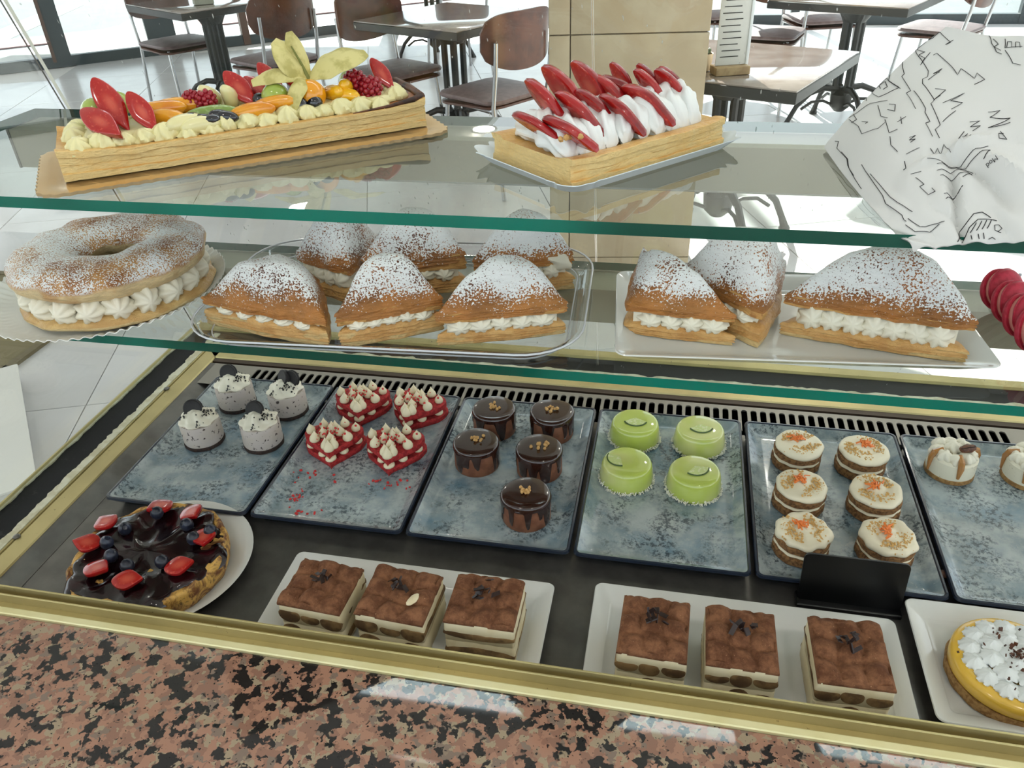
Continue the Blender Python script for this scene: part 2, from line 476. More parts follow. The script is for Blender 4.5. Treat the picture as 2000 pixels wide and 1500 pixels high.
# street outside
st = struct(plane('street', ROAD, -30, 14, 5.6, 40, FL - 0.12, 0.05))
pv = MB(); pv.box((wl / 2 - 1, 1.35, 0.0), (wl + 8, 2.6, 0.06)); pvo = struct(pv.build('pavement', PAVE, None, (wa.x, wa.y, FL - 0.09), (0, 0, wang), 0))
rp = MB(); rp.box((wl / 2 - 1, 2.15, 0.035), (wl + 8, 0.55, 0.02)); rp.build('red_lane', REDPAVE, pvo, smooth=0)
bm_ = MB(); bm_.box((0, 0, 0), (0.36, 0.07, 0.006)); bme = bm_.mesh('tactile_bar', MARKING, 0)
for k in range(26):
    place('tactile_bar', bme, pvo, (-0.2 + k * 0.13, 0.75, 0.033), (0, 0, R(35)))
for k in range(5):
    mk = MB(); mk.box((-8.6 + 1.35 * k, 9.4 + 0.8 * k, FL - 0.117), (0.42, 3.2, 0.006), R(20)); mk.build('road_marking', MARKING, st, smooth=0)

# white low plinth and dark mat on the floor left of the case, seen through the side glass
wp = thing('white_plinth', 'white low plinth on the floor beyond the side glass', 'plinth', (-1.99, 0.787, FL), R(-47))
mb = MB(); mb.rbox((0, 0, 0.026), (0.72, 0.50, 0.052), 0.004); mb.build('body', PAINT, wp)
mb = MB(); mb.rbox((0, 0, 0.056), (0.74, 0.52, 0.010), 0.002); mb.build('top', PAINT, wp)
mt = thing('door_mat', 'olive brown mat on the floor at far left beyond the side glass', 'mat', (-2.60, 1.62, FL), 0.0)
mb = MB(); mb.rbox((0, 0, 0.005), (0.9, 0.7, 0.01), 0.002); mb.build('carpet', mat('olive_mat', (132, 122, 92), 0.9), mt)
mb = MB(); 
for s, d in (((0.9, 0.03, 0.013), (0, 0.35)), ((0.9, 0.03, 0.013), (0, -0.35)), ((0.03, 0.7, 0.013), (0.45, 0)), ((0.03, 0.7, 0.013), (-0.45, 0))):
    mb.box((d[0], d[1], 0.0065), s)
mb.build('border', mat('mat_border', (110, 100, 74), 0.8), mt, smooth=0)

# ------------------------------------------------------------------ cafe furniture
def make_chair():
    t = thing('cafe_chair', '', 'chair', group='cafe chairs')
    mb = MB(); rings = []
    for ins, z in ((0.02, 0.452), (0.004, 0.455), (0, 0.464), (0.006, 0.474), (0.05, 0.483), (0.12, 0.487)):
        rings.append([(x, y, z) for x, y in rrect(0.43 - 2 * ins, 0.43 - 2 * ins, 0.07, 5)])
    mb.loft(rings); mb.build('seat_cushion', PLUM, t)
    mb = MB(); rings = []
    for ins, z in ((0.02, 0.432), (0.005, 0.436), (0.005, 0.446), (0.015, 0.45)):
        rings.append([(x, y, z - (0.012 if y > 0.1 else 0)) for x, y in rrect(0.44 - 2 * ins, 0.42 - 2 * ins, 0.08, 5)])
    mb.loft(rings); mb.build('seat_shell', PLY, t)
    # curved plywood back, deeper in the middle
    front = []; back = []
    for i in range(17):
        u = -1 + 2 * i / 16; x = 0.225 * math.sin(u * 1.15) / math.sin(1.15); y = -0.235 + 0.075 * (u * u)
        zl = 0.60 + 0.075 * abs(u) ** 2.2; zh = 0.86 - 0.06 * abs(u) ** 4
        if abs(u) > 0.99: zl, zh = 0.70, 0.78
        front.append([(x, y + 0.006 - 0.05 * (zl + (zh - zl) * j / 5 - 0.72), zl + (zh - zl) * j / 5) for j in range(6)])
        back.append([(x * 1.02, y - 0.008 - 0.05 * (zl + (zh - zl) * j / 5 - 0.72), zl + (zh - zl) * j / 5) for j in range(6)])
    mb = MB(); mb.grid(front); mb.grid(back, flip=True)
    edge_f = [r[0] for r in front] + front[-1][1:] + [r[-1] for r in front[::-1]][1:] + front[0][::-1][1:-1]
    edge_b = [r[0] for r in back] + back[-1][1:] + [r[-1] for r in back[::-1]][1:] + back[0][::-1][1:-1]
    mb.loft([edge_b, edge_f], False, False); mb.build('backrest', PLY, t)
    for s in (-1, 1):
        mb = MB(); mb.tube([(s * 0.19, -0.225, 0.74), (s * 0.19, -0.215, 0.6), (s * 0.19, -0.19, 0.44), (s * 0.2, -0.25, 0.004)], 0.011, 10); mb.build('leg', CHROME, t)
        mb = MB(); mb.tube([(s * 0.17, 0.16, 0.44), (s * 0.19, 0.2, 0.004)], 0.011, 10); mb.build('leg', CHROME, t)
        mb = MB(); mb.tube([(s * 0.19, -0.19, 0.428), (s * 0.17, 0.16, 0.428)], 0.009, 8); mb.build('side_rail', CHROME, t)
    mb = MB(); mb.tube([(-0.17, 0.15, 0.428), (0.17, 0.15, 0.428)], 0.009, 8); mb.build('cross_rail', CHROME, t)
    return t

def make_table():
    t = thing('cafe_table', '', 'table', group='cafe tables')
    w = 0.76
    mb = MB(); mb.rbox((0, 0, 0.737), (w - 0.006, w - 0.006, 0.006), 0.001); mb.build('tabletop', TABTOP, t)
    mb = MB(); mb.rbox((0, 0, 0.714), (w, w, 0.04), 0.003); mb.build('table_edge', TABEDGE, t)
    mb = MB(); mb.rbox((0, 0, 0.685), (0.3, 0.3, 0.02), 0.003); mb.build('mounting_plate', IRON, t)
    # cast iron column: four slotted flat bars
    for a in range(4):
        mb = MB(); r = R(45 + 90 * a); c, s = math.cos(r), math.sin(r)
        mb.tube([(0.085 * c, 0.085 * s, 0.68), (0.052 * c, 0.052 * s, 0.6), (0.05 * c, 0.05 * s, 0.22), (0.035 * c, 0.035 * s, 0.16)], [0.026, 0.018, 0.018, 0.026], 8)
        mb.build('column_bar', IRON, t)
    mb = MB(); mb.lathe([(0.03, 0.1), (0.06, 0.13), (0.066, 0.2), (0.03, 0.24)], 16); mb.build('hub', IRON, t)
    mb = MB(); mb.lathe([(0.06, 0.6), (0.09, 0.64), (0.1, 0.675)], 16); mb.build('collar', IRON, t)
    for a in range(4):
        r = R(45 + 90 * a); c, s = math.cos(r), math.sin(r)
        arc = [(0.03, 0.23), (0.12, 0.24), (0.2, 0.21), (0.27, 0.14), (0.31, 0.06), (0.33, 0.012)]
        arc2 = [(0.03, 0.13), (0.11, 0.165), (0.18, 0.16), (0.24, 0.12)]
        f = MB(); f.tube([(d * c, d * s, z) for d, z in arc], [0.022, 0.018, 0.016, 0.015, 0.015, 0.02], 8); fo = f.build('foot', IRON, t)
        f = MB(); f.tube([(d * c, d * s, z) for d, z in arc2], 0.009, 6); f.build('brace', IRON, fo)
        f = MB(); f.lathe([(0.024, 0.0), (0.026, 0.008), (0.018, 0.02)], 12, (0.33 * c, 0.33 * s, 0)); f.build('glide', IRON, fo)
    return t

def face(dx, dy):   # chair rotation so that its front (+y) points along (dx, dy)
    return math.atan2(dy, dx) - math.pi / 2

repeat(make_table(), [
    (-1.20, 3.92, FL, R(63), 'square cafe table with grey top between the pillar and the fruit tart'),
    (-3.05, 4.58, FL, R(58), 'square cafe table at upper left in front of the dark window posts'),
    (0.27, 2.76, FL, R(66), 'sunlit cafe table holding the menu stand and small potted plant'),
    (1.02, 4.58, FL, R(62), 'square cafe table behind the crumpled paper, black slotted column in view'),
    (-2.10, 6.55, FL, R(60), 'far cafe table with arched iron feet, behind the chair with a glossy back')], 0)
repeat(make_chair(), [
    (-0.86, 3.40, FL, face(-0.84, 0.54), 'dark brown chair half hidden by the pillar, its back to the case'),
    (-1.55, 3.88, FL, face(0.84, -0.54), 'chair with glossy curved back facing us, beside the grey-topped table'),
    (-2.43, 4.17, FL, face(-0.84, 0.5), 'chair with wide brown back turned towards us, behind the physalis'),
    (-3.42, 4.72, FL, face(0.86, -0.5), 'leftmost chair, plum seat cushion, in front of the window post'),
    (0.98, 5.62, FL, face(0.3, -0.9), 'chair with pale sunlit seat left of the black slotted table column'),
    (1.66, 5.22, FL, face(-0.8, 0.55), 'chair just above the crumpled paper, brown back cut off by the frame'),
    (0.58, 5.05, FL, face(-0.3, -0.95), 'chair seat peeping over the sunlit table, right of the menu stand'),
    (0.20, 5.85, FL, face(-0.5, -0.85), 'chair seat right beside the pillar edge, left of the menu stand'),
    (-1.75, 6.0, FL, face(-0.6, 0.8), 'farthest brown chair, only its back seen above the grey-topped table')], 0)

# things on the tables
TT = FL + 0.741
ms = thing('menu_stand', 'tall menu holder with wooden foot and printed sheet on the sunlit table', 'menu stand', (0.245, 2.52, TT), R(20))
mb = MB(); mb.rbox((0, 0, 0.015), (0.13, 0.07, 0.03), 0.002); mb.build('wooden_foot', mat('pale_wood', (176, 152, 112), 0.5, n=((150, 124, 88), 20, 0.4, 0.6)), ms)
mb = MB(); mb.rbox((0, 0.004, 0.19), (0.115, 0.004, 0.32), 0.001); mb.build('menu_sheet', mat('menu_paper', (206, 206, 200), 0.6), ms)
INK = mat('black_ink', (30, 28, 28), 0.7)
mb = MB()
for k in range(13):
    mb.box((-0.008 + 0.006 * math.sin(k * 2.3), 0.0012, 0.06 + k * 0.021), (0.07 + 0.015 * math.sin(k * 3.1), 0.0006, 0.003))
mb.build('printed_lines', INK, ms, smooth=0, kind='stuff')
mb = MB(); mb.rbox((0.063, 0.004, 0.19), (0.012, 0.012, 0.33), 0.002); mb.build('acrylic_side', mat('frosted_acrylic', (222, 228, 230), 0.2), ms)
pp = thing('potted_plant', 'tiny potted succulent on the sunlit table beside the menu stand', 'plant', (0.150, 2.57, TT))
mb = MB(); mb.lathe([(0.022, 0), (0.026, 0.002), (0.033, 0.062), (0.029, 0.062), (0.027, 0.05)], 20); mb.build('pot', mat('grey_pot', (140, 128, 108), 0.7), pp)
LEAF = mat('succulent_green', (70, 84, 64), 0.6); LM = MB(); LM.blob((0, 0, 0.012), (0.006, 0.004, 0.014), 8, 6); lme = LM.mesh('leaf', LEAF)
for k in range(12):
    a = k * 2.4; place('leaf', lme, pp, (0.008 * math.cos(a) * (k % 3), 0.008 * math.sin(a) * (k % 3), 0.06), (R(12 + 14 * (k % 3)), 0, a))
nh = thing('napkin_box', 'small pale napkin box on the upper left table', 'napkin holder', (-2.98, 4.42, TT), R(40))
mb = MB(); mb.rbox((0, 0, 0.035), (0.12, 0.08, 0.07), 0.004); mb.build('box', mat('grey_green_box', (160, 162, 146), 0.5), nh)
mb = MB(); mb.rbox((0, 0, 0.075), (0.1, 0.05, 0.012), 0.003); mb.build('napkins', PAINT, nh)

# ------------------------------------------------------------------ the display case
case = thing('display_case', 'glass display case with gold rails and steel deck', 'display case', (0, 0, 0))
XR = 1.0      # the case runs on to the right of the frame
def extrude_x(mb, prof, x0, x1, mi=0):
    mb.loft([[(x0, y, z) for y, z in prof], [(x1, y, z) for y, z in prof]], True, True, mi)
def extrude_y(mb, prof, y0, y1, m0=0, m1=0, mi=0):
    # prof in (x, z); mitre: y end shifts with x
    mb.loft([[(x, y1 + m1 * (x + 0.66), z) for x, z in prof], [(x, y0, z) for x, z in prof]], True, True, mi)
mb = MB(); mb.box(((XR - 0.664) / 2, 0.082, -0.024), (XR + 0.664, 0.546, 0.008)); mb.build('deck', STEEL, case, smooth=0)
mb = MB(); extrude_y(mb, [(-0.664, -0.022), (-0.66, -0.012), (-0.652, -0.012), (-0.636, -0.0195), (-0.632, -0.0195), (-0.632, -0.022)], -0.187, 0.35); mb.build('deck_lip', STEEL, case)
mb = MB(); extrude_x(mb, [(-0.188, -0.03), (-0.188, 0.0445), (-0.1884, 0.045), (-0.1898, 0.045), (-0.1901, 0.0444), (-0.1903, 0.0335), (-0.1968, 0.0330), (-0.1970, 0.0424), (-0.1974, 0.0430), (-0.1986, 0.0430), (-0.1990, 0.0424), (-0.1994, 0.0310), (-0.2068, 0.0305), (-0.2068, -0.03)][::-1], -0.80, XR)
mb.build('track_rail', RAIL, case, smooth=25)
mb = MB(); extrude_x(mb, [(-0.2069, -0.03), (-0.2069, 0.0335), (-0.2074, 0.0348), (-0.2082, 0.0352), (-0.2136, 0.0340), (-0.2145, 0.0328), (-0.2145, -0.03)][::-1], -0.80, XR)
mb.build('outer_strip', RAILC, case, smooth=25)
# side rail: gold inner strip with groove, cream sealant, black glass channel, outer gold edge
mb = MB(); extrude_y(mb, [(-0.660, -0.05), (-0.660, -0.013), (-0.6615, -0.010), (-0.685, -0.010), (-0.6855, -0.0125), (-0.6875, -0.0125), (-0.688, -0.010), (-0.694, -0.009), (-0.694, -0.05)], -0.189, 0.366, m1=-1.0); mb.build('side_rail', RAIL, case, smooth=25)
def ragged(y0, y1, xa, xb, z, seed, amp, name, m, n=240, side=1, along='y'):
    L = []; Rr = []
    for i in range(n + 1):
        y = y0 + (y1 - y0) * i / n
        w = amp * (nz(y, seed, 0, 38) + 0.6 * nz(y, seed, 3, 140))
        L.append((xa, y)); Rr.append((xb + w, y))
    f = (lambda q, zz: (q[0], q[1], zz)) if along == 'y' else (lambda q, zz: (q[1], q[0], zz))
    mb = MB(); mb.grid([[f(q, z) for q in L], [f(q, z) for q in Rr]], flip=(along == 'y')); mb.grid([[f(q, z) for q in Rr], [f(q, z - 0.004) for q in Rr]]); mb.grid([[f(q, z - 0.004) for q in L], [f(q, z) for q in L]])
    return mb.build(name, m, case, smooth=0)
ragged(-0.188, 0.44, -0.690, -0.7015, -0.0082, 1.0, 0.0045, 'cream_sealant', CREAMTRIM)
mb = MB(); mb.box((-0.7235, 0.13, -0.03), (0.045, 0.64, 0.04)); mb.build('glass_channel', BLACKBAND, case, smooth=0)
ragged(-0.188, 0.47, -0.7525, -0.7435, -0.0078, 5.0, 0.0025, 'outer_sealant', CREAMTRIM)
mb = MB(); extrude_y(mb, [(-0.746, -0.05), (-0.746, -0.009), (-0.7475, -0.005), (-0.750, -0.005), (-0.7515, -0.009), (-0.7515, -0.05)], -0.2, 0.475); mb.build('outer_side_edge', RAIL, case, smooth=25)
for y in (-0.075, 0.262):
    mb = MB(); mb.lathe([(0.0045, 0), (0.0045, 0.0012), (0.002, 0.0026)], 14, (-0.687, y, -0.0095)); mb.build('screw', STEEL, case)
# far rail under the front glass
mb = MB(); extrude_x(mb, [(0.366, -0.05), (0.366, -0.013), (0.3675, -0.010), (0.391, -0.010), (0.3915, -0.0125), (0.3935, -0.0125), (0.394, -0.010), (0.404, -0.0095), (0.404, -0.05)], -0.66, XR); mb.build('far_rail', RAIL, case, smooth=25)
ragged(-0.69, XR, 0.397, 0.4105, -0.0088, 9.0, 0.006, 'far_cream_sealant', CREAMTRIM, along='x')
mb = MB(); mb.box(((XR - 0.70) / 2, 0.4265, -0.03), (XR + 0.70, 0.046, 0.04)); mb.build('far_glass_channel', BLACKBAND, case, smooth=0)
mb = MB(); extrude_x(mb, [(0.449, -0.05), (0.449, -0.009), (0.452, -0.006), (0.47, -0.006), (0.472, -0.009), (0.472, -0.05)], -0.752, XR); mb.build('outer_far_edge', RAIL, case, smooth=25)
# dark gap strip and slotted vent grille behind the trays
mb = MB(); extrude_x(mb, [(0.366, -0.012), (0.357, -0.013), (0.356, -0.020), (0.351, -0.021), (0.351, -0.03), (0.366, -0.03)], -0.66, XR); mb.build('dark_ledge', BROWNTRIM, case, smooth=25)
mb = MB(); pitch = 0.01335; x = -0.573; zt = -0.0125
gx0, gx1 = -0.573, 0.5615; ya, yb, yc = 0.290, 0.3425, 0.351; sw = 0.0086
n = int(round((gx1 - gx0) / pitch)); n_s = n
def gq(a, b, c, d): mb.add([a, b, c, d], [(0, 1, 2, 3)])
gq((-0.655, ya, zt), (gx0, ya, zt), (gx0, yc, zt), (-0.655, yc, zt)); gq((gx1, ya, zt), (XR, ya, zt), (XR, yc, zt), (gx1, yc, zt))
for i in range(n):
    xa = gx0 + i * pitch; xs = xa + (pitch - sw) / 2; xe = xs + sw; xb = xa + pitch
    gq((xa, ya, zt), (xs, ya, zt), (xs, yb - sw / 2, zt), (xa, yb - sw / 2, zt)); gq((xe, ya, zt), (xb, ya, zt), (xb, yb - sw / 2, zt), (xe, yb - sw / 2, zt))
    arc = [((xs + xe) / 2 - sw / 2 * math.cos(math.pi * k / 8), yb - sw / 2 + sw / 2 * math.sin(math.pi * k / 8), zt) for k in range(9)]
    top = [(xa + pitch * k / 8, yc, zt) for k in range(9)]
    top[0] = (xa, yc, zt)
    gq((xa, yb - sw / 2, zt), arc[0], top[0], (xa, yc, zt)) if False else mb.add([(xa, yb - sw / 2, zt), arc[0], (xa, yc, zt)], [(0, 1, 2)])
    for k in range(8): gq(arc[k], arc[k + 1], top[k + 1], top[k])
    mb.add([(xb, yb - sw / 2, zt), (xb, yc, zt), arc[8]], [(0, 1, 2)])
    # little walls of the slot so the sheet has thickness
    for p, q in zip([(xs, ya, zt)] + arc, arc + [(xe, ya, zt)]):
        gq(p, q, (q[0], q[1], zt - 0.002), (p[0], p[1], zt - 0.002))
    gq((xa, ya, zt), (xs, ya, zt), (xs, ya, zt - 0.01), (xa, ya, zt - 0.01)); gq((xe, ya, zt), (xb, ya, zt), (xb, ya, zt - 0.01), (xe, ya, zt - 0.01))
mb.build('vent_grille', GRILLE, case, smooth=0)
mb = MB(); mb.box(((XR - 0.655) / 2, 0.32, -0.0215), (XR + 0.655, 0.06, 0.003)); mb.build('vent_duct', DARK, case, smooth=0)
mb = MB(); mb.box(((XR - 0.745) / 2, 0.128, -0.386), (XR + 0.745, 0.68, 0.708)); mb.build('case_base', PAINT, case, smooth=0)
# glass: leaning front panes with a vertical joint, straight side pane
def gl(z): return 0.4305 - 0.33 * (z + 0.01)
ZTOP = 0.68
for k, (x0, x1) in enumerate(((-0.7205, -0.0185), (-0.0165, XR))):
    mb = MB(); th = 0.006
    mb.add([(x0, gl(-0.012), -0.012), (x1, gl(-0.012), -0.012), (x1, gl(ZTOP), ZTOP), (x0, gl(ZTOP), ZTOP),
            (x0, gl(-0.012) + th, -0.012), (x1, gl(-0.012) + th, -0.012), (x1, gl(ZTOP) + th, ZTOP), (x0, gl(ZTOP) + th, ZTOP)],
           [(0, 1, 2, 3), (7, 6, 5, 4)])
    mb.add([(x0, gl(-0.012), -0.012), (x0, gl(-0.012) + th, -0.012), (x0, gl(ZTOP) + th, ZTOP), (x0, gl(ZTOP), ZTOP)], [(0, 1, 2, 3)], 1)
    mb.add([(x1, gl(-0.012), -0.012), (x1, gl(-0.012) + th, -0.012), (x1, gl(ZTOP) + th, ZTOP), (x1, gl(ZTOP), ZTOP)], [(3, 2, 1, 0)], 1)
    mb.build('front_pane', [GLASS_PANE, LINER], case, smooth=0)
mb = MB()
a = [(-0.7235, -0.18, -0.012), (-0.7235, gl(-0.012), -0.012), (-0.7235, gl(ZTOP), ZTOP), (-0.7235, -0.18, ZTOP)]
mb.add(a, [(0, 1, 2, 3)]); mb.add([(x - 0.006, y, z) for x, y, z in a], [(3, 2, 1, 0)])
mb.add([a[1], a[2], (a[2][0] - 0.0025, a[2][1], a[2][2]), (a[1][0] - 0.0025, a[1][1], a[1][2])], [(0, 1, 2, 3)], 1)
mb.build('side_pane', [GLASS_SIDE, STEEL], case, smooth=0)

def shelf(z, y0, y1, label, lz, ldep, lh):
    t = thing('glass_shelf', label, 'shelf', (0, 0, 0), 0, 'glass shelves in the case')
    x0, x1, th, b = -0.7195, XR, 0.0105, 0.0012
    mb = MB()
    mb.box(((x0 + x1) / 2, (y0 + y1) / 2, z - th / 2), (x1 - x0, y1 - y0, th))
    mb.m = [2 if i == 0 else (0 if i == 1 else 1) for i in range(6)]
    mb.build('pane', [GLASS_TOP, GLASS_EDGE, GLASS_LOW], t, smooth=0)
    b_ = thing('shelf_lamp', 'grey lamp housing under the far edge of the %s glass shelf' % label.split()[0], 'lamp', (0, 0, 0), 0, 'shelf lamp housings')
    ye = y1 + 0.012
    mb = MB(); mb.box(((x0 + x1) / 2, ye - ldep / 2, z - th - lh / 2 - 0.0005), (x1 - x0, ldep, lh)); mb.build('housing', BARM, b_, smooth=0)
    mb = MB(); mb.tube([(x0 + 0.05, ye - ldep / 2, z - th - lh - 0.006), (x1 - 0.05, ye - ldep / 2, z - th - lh - 0.006)], 0.008, 10); mb.build('tube', LENS, b_)
    mb = MB(); mb.box((x0 + 0.0015, ye - ldep / 2, z - th - lh / 2 - 0.0005), (0.003, ldep + 0.002, lh + 0.001)); mb.build('end_cap', STEEL, b_, smooth=0)
    return t
ZT, ZL = 0.433, 0.255
shelf(ZT, -0.066, 0.232, 'upper glass shelf carrying the two long tarts', ZT, 0.068, 0.046)
shelf(ZL, -0.008, 0.248, 'lower glass shelf carrying the cream puffs and ring pastry', ZL, 0.066, 0.044)

ct = thing('granite_counter', 'polished pink and black speckled granite counter in front of the case', 'counter', (0, 0, 0))
mb = MB(); mb.box((0.1, -0.517, 0.012), (1.9, 0.604, 0.036)); mb.build('slab', GRANITE, ct, smooth=0)
mb = MB(); mb.box((0.1, -0.495, -0.374), (1.84, 0.50, 0.732)); mb.build('cabinet', PAINT, ct, smooth=0)

# ------------------------------------------------------------------ food materials
CREAM = mat('whipped_cream', (240, 232, 210), 0.45, sss=0.0)
CREAMW = mat('white_cream', (238, 240, 236), 0.4)
FROST = mat('cream_cheese_frosting', (242, 230, 200), 0.45)
PIPE = mat('ivory_piped_cream', (240, 226, 190), 0.4)
CUSTARD = mat('pale_custard', (240, 230, 172), 0.35)
COOKIE = mat('black_cookie', (26, 22, 22), 0.55, bump=(500, 0.4, 0.0006))
COOKBASE = mat('chocolate_crumb_base', (58, 40, 32), 0.8, n=((36, 26, 22), 300, 0.45, 0.6), bump=(700, 0.5, 0.0008))
OREO = mat('cookie_mousse', (198, 186, 178), 0.6, n=((196, 184, 172), 40, 0.4, 0.6), n2=((66, 54, 50), 170, 0.60, 0.67))
REDV = mat('red_velvet_sponge', (190, 48, 48), 0.8, n=((150, 28, 32), 220, 0.42, 0.62), bump=(420, 0.7, 0.0015))
REDCR = mat('red_crumb', (214, 58, 56), 0.8)
MOUSSE = mat('chocolate_mousse', (136, 88, 62), 0.5, n=((116, 70, 48), 60, 0.4, 0.6))
GANACHE = mat('dark_chocolate_glaze', (50, 27, 20), 0.13, coat=0.5)
NUT = mat('toasted_nut', (208, 162, 98), 0.6)
LIMEG = mat('lime_glaze', (192, 206, 96), 0.08, coat=0.6, n=((214, 216, 138), 18, 0.42, 0.7, 2))
LIMEF = mat('lime_flesh', (206, 218, 140), 0.2, n=((226, 230, 176), 260, 0.5, 0.6))
LIMER = mat('lime_rind', (64, 88, 26), 0.4)
COCO = mat('coconut_flake', (244, 240, 222), 0.6)
CARROT = mat('carrot_sponge', (146, 106, 64), 0.85, n=((104, 70, 40), 260, 0.42, 0.62), bump=(420, 0.7, 0.0015))
BISC = mat('biscuit_crumb', (222, 178, 108), 0.8)
ORANGE = mat('grated_carrot', (244, 138, 66), 0.45)
PECB = mat('pecan_mousse', (236, 228, 204), 0.5, n=((120, 104, 72), 420, 0.67, 0.73))
PECBASE = mat('biscuit_base', (172, 134, 82), 0.85, n=((140, 102, 58), 240, 0.4, 0.6), bump=(420, 0.6, 0.001))
CARAMEL = mat('caramel', (176, 122, 66), 0.15, coat=0.4)
PECAN = mat('pecan_nut', (120, 78, 52), 0.5, n=((84, 50, 34), 260, 0.4, 0.6))
BERRY = mat('dark_berry_glaze', (24, 8, 11), 0.14, spec=0.4, coat=0.25, n=((48, 10, 16), 40, 0.5, 0.75))
STRAW = mat('strawberry_skin', (168, 22, 24), 0.16, coat=0.4, n=((124, 10, 16), 30, 0.4, 0.7), bump=(520, 0.5, 0.0008))
BLUEB = mat('blueberry', (26, 28, 40), 0.3, n=((46, 52, 70), 60, 0.5, 0.7))
SPONGE = mat('coffee_ladyfinger', (150, 118, 76), 0.8, n=((92, 66, 38), 50, 0.35, 0.6), bump=(400, 0.4, 0.001))
MASC = mat('mascarpone_cream', (236, 222, 186), 0.5, n=((226, 208, 166), 40, 0.4, 0.7))
SHAV = mat('dark_chocolate_shaving', (40, 24, 20), 0.4)
CURD = mat('lemon_curd', (244, 196, 76), 0.18, coat=0.3)
MACA = mat('pink_macaron', (204, 52, 76), 0.55, n=((188, 40, 64), 200, 0.4, 0.6))
MACF = mat('macaron_filling', (238, 158, 146), 0.5)
GRAPE = mat('green_grape', (170, 188, 88), 0.15, coat=0.4, sss=0.0, n=((150, 172, 66), 30, 0.4, 0.7))
APRI = mat('apricot', (240, 168, 40), 0.12, coat=0.5, n=((226, 138, 24), 40, 0.4, 0.7))
MANGO = mat('mango', (246, 186, 30), 0.1, coat=0.5)
PEARM = mat('pear', (232, 222, 164), 0.18, coat=0.4)
KIWI = mat('kiwi', (128, 152, 74), 0.15, coat=0.5, n=((170, 186, 120), 120, 0.5, 0.65))
BLACKB = mat('dark_glossy_berry', (18, 20, 28), 0.08, coat=0.8)
RASP = mat('raspberry', (160, 24, 40), 0.2, coat=0.3, bump=(260, 0.6, 0.002))
PHYS = mat('physalis_berry', (240, 158, 20), 0.1, coat=0.5)
HUSK = mat('physalis_husk', (218, 206, 136), 0.6, n=((186, 174, 100), 60, 0.45, 0.65))
CLEARP = clear_glass('clear_plastic', (240, 242, 244), 1.0)
PAPERW = mat('white_paper', (236, 236, 230), 0.75)
KRAFT = mat('board_edge', (176, 150, 110), 0.8)
GOLDB = mat('gold_foil_board', (232, 196, 142), 0.2, 0.7, n=((218, 176, 112), 8, 0.35, 0.7))

def m_cocoa():
    t = NT('cocoa_dusted_top'); v = t.coords()
    c = t.mix(t.ramp(t.noise(v, 70, 5, 0.7), 0.35, 0.66), lin((100, 63, 42)), lin((142, 97, 68)))
    c = t.mix(t.ramp(t.noise(v, 520, 3, 0.7), 0.66, 0.74), c, lin((196, 156, 116)))
    t.bump(t.noise(v, 700, 3), 0.6, 0.001)
    return t.pbr(c, 0.9, 0, 0.2)
COCOA = m_cocoa()

def m_straw_cut():
    t = NT('strawberry_cut_face'); tc = t.new('ShaderNodeTexCoord'); mp = t.new('ShaderNodeMapping'); mp.inputs['Scale'].default_value = (62, 40, 0); t.l.new(tc.outputs['Object'], mp.inputs[0])
    ln = t.new('ShaderNodeVectorMath', operation='LENGTH'); t.l.new(mp.outputs[0], ln.inputs[0])
    c = t.mix(t.ramp(ln.outputs['Value'], 0.05, 0.5), lin((206, 86, 66)), lin((176, 30, 26)))
    c = t.mix(t.ramp(t.noise(t.coords(), 260, 3), 0.56, 0.70), c, lin((204, 74, 58)))
    return t.pbr(c, 0.15, 0, 0.5, 0.4)
STRAWC = m_straw_cut()

def m_puff(name, brown, dark, gold, sugar=0.5, sc=620, edge=(0.0, 0.32), stripe=0.80, zr=None):
    """baked puff pastry: browned and sugar dusted above, pale gold layers at the sides"""
    t = NT(name); v = t.coords()
    nzv = t.normal_z()
    top = t.mix(t.ramp(t.noise(v, 30, 5, 0.65), 0.36, 0.62), lin(brown), lin(dark))
    mp = t.new('ShaderNodeMapping'); mp.inputs['Scale'].default_value = (70, 70, 300); t.l.new(v, mp.inputs[0])
    ls = t.noise(mp.outputs[0], 1.0, 4, 0.65, 1.2)
    side = t.mix(t.ramp(ls, 0.40, 0.66), lin(gold), tuple(stripe * q for q in lin(gold)[:3]) + (1,))
    side = t.mix(t.math('MULTIPLY', t.ramp(t.noise(v, 34, 4), 0.48, 0.72), 0.75), side, lin(brown))
    c = t.mix(t.ramp(nzv, edge[0], edge[1]), side, top)
    pw = t.math('ADD', t.noise(v, sc, 2, 0.6), t.math('MULTIPLY', t.math('SUBTRACT', t.noise(v, 21, 3, 0.5), 0.5), 0.5))
    if zr:
        tcz = t.new('ShaderNodeTexCoord'); sz = t.new('ShaderNodeSeparateXYZ'); t.l.new(tcz.outputs['Object'], sz.inputs[0])
        hz_ = t.ramp(t.math('ADD', sz.outputs[2], t.math('MULTIPLY', t.math('SUBTRACT', t.noise(v, 26, 3), 0.5), 0.03)), zr[0], zr[1])
        pw = t.math('ADD', pw, t.math('MULTIPLY', t.math('SUBTRACT', hz_, 0.72), 0.34))
        c = t.mix(t.math('MULTIPLY', t.math('SUBTRACT', 1.0, hz_), 0.55), c, lin((206, 142, 72)))
    pm = t.math('MULTIPLY', t.ramp(pw, 0.62 - 0.22 * sugar, 0.655 - 0.22 * sugar), t.ramp(nzv, edge[0] + 0.1, edge[1] + 0.12))
    c = t.mix(pm, c, lin((240, 240, 238)))
    t.bump(t.math('ADD', ls, t.math('MULTIPLY', t.noise(v, 240, 4), 0.8)), 0.8, 0.0022)
    rough = t.math('ADD', t.math('MULTIPLY', pm, 0.5), 0.38)
    return t.pbr(c, rough, 0, 0.4)
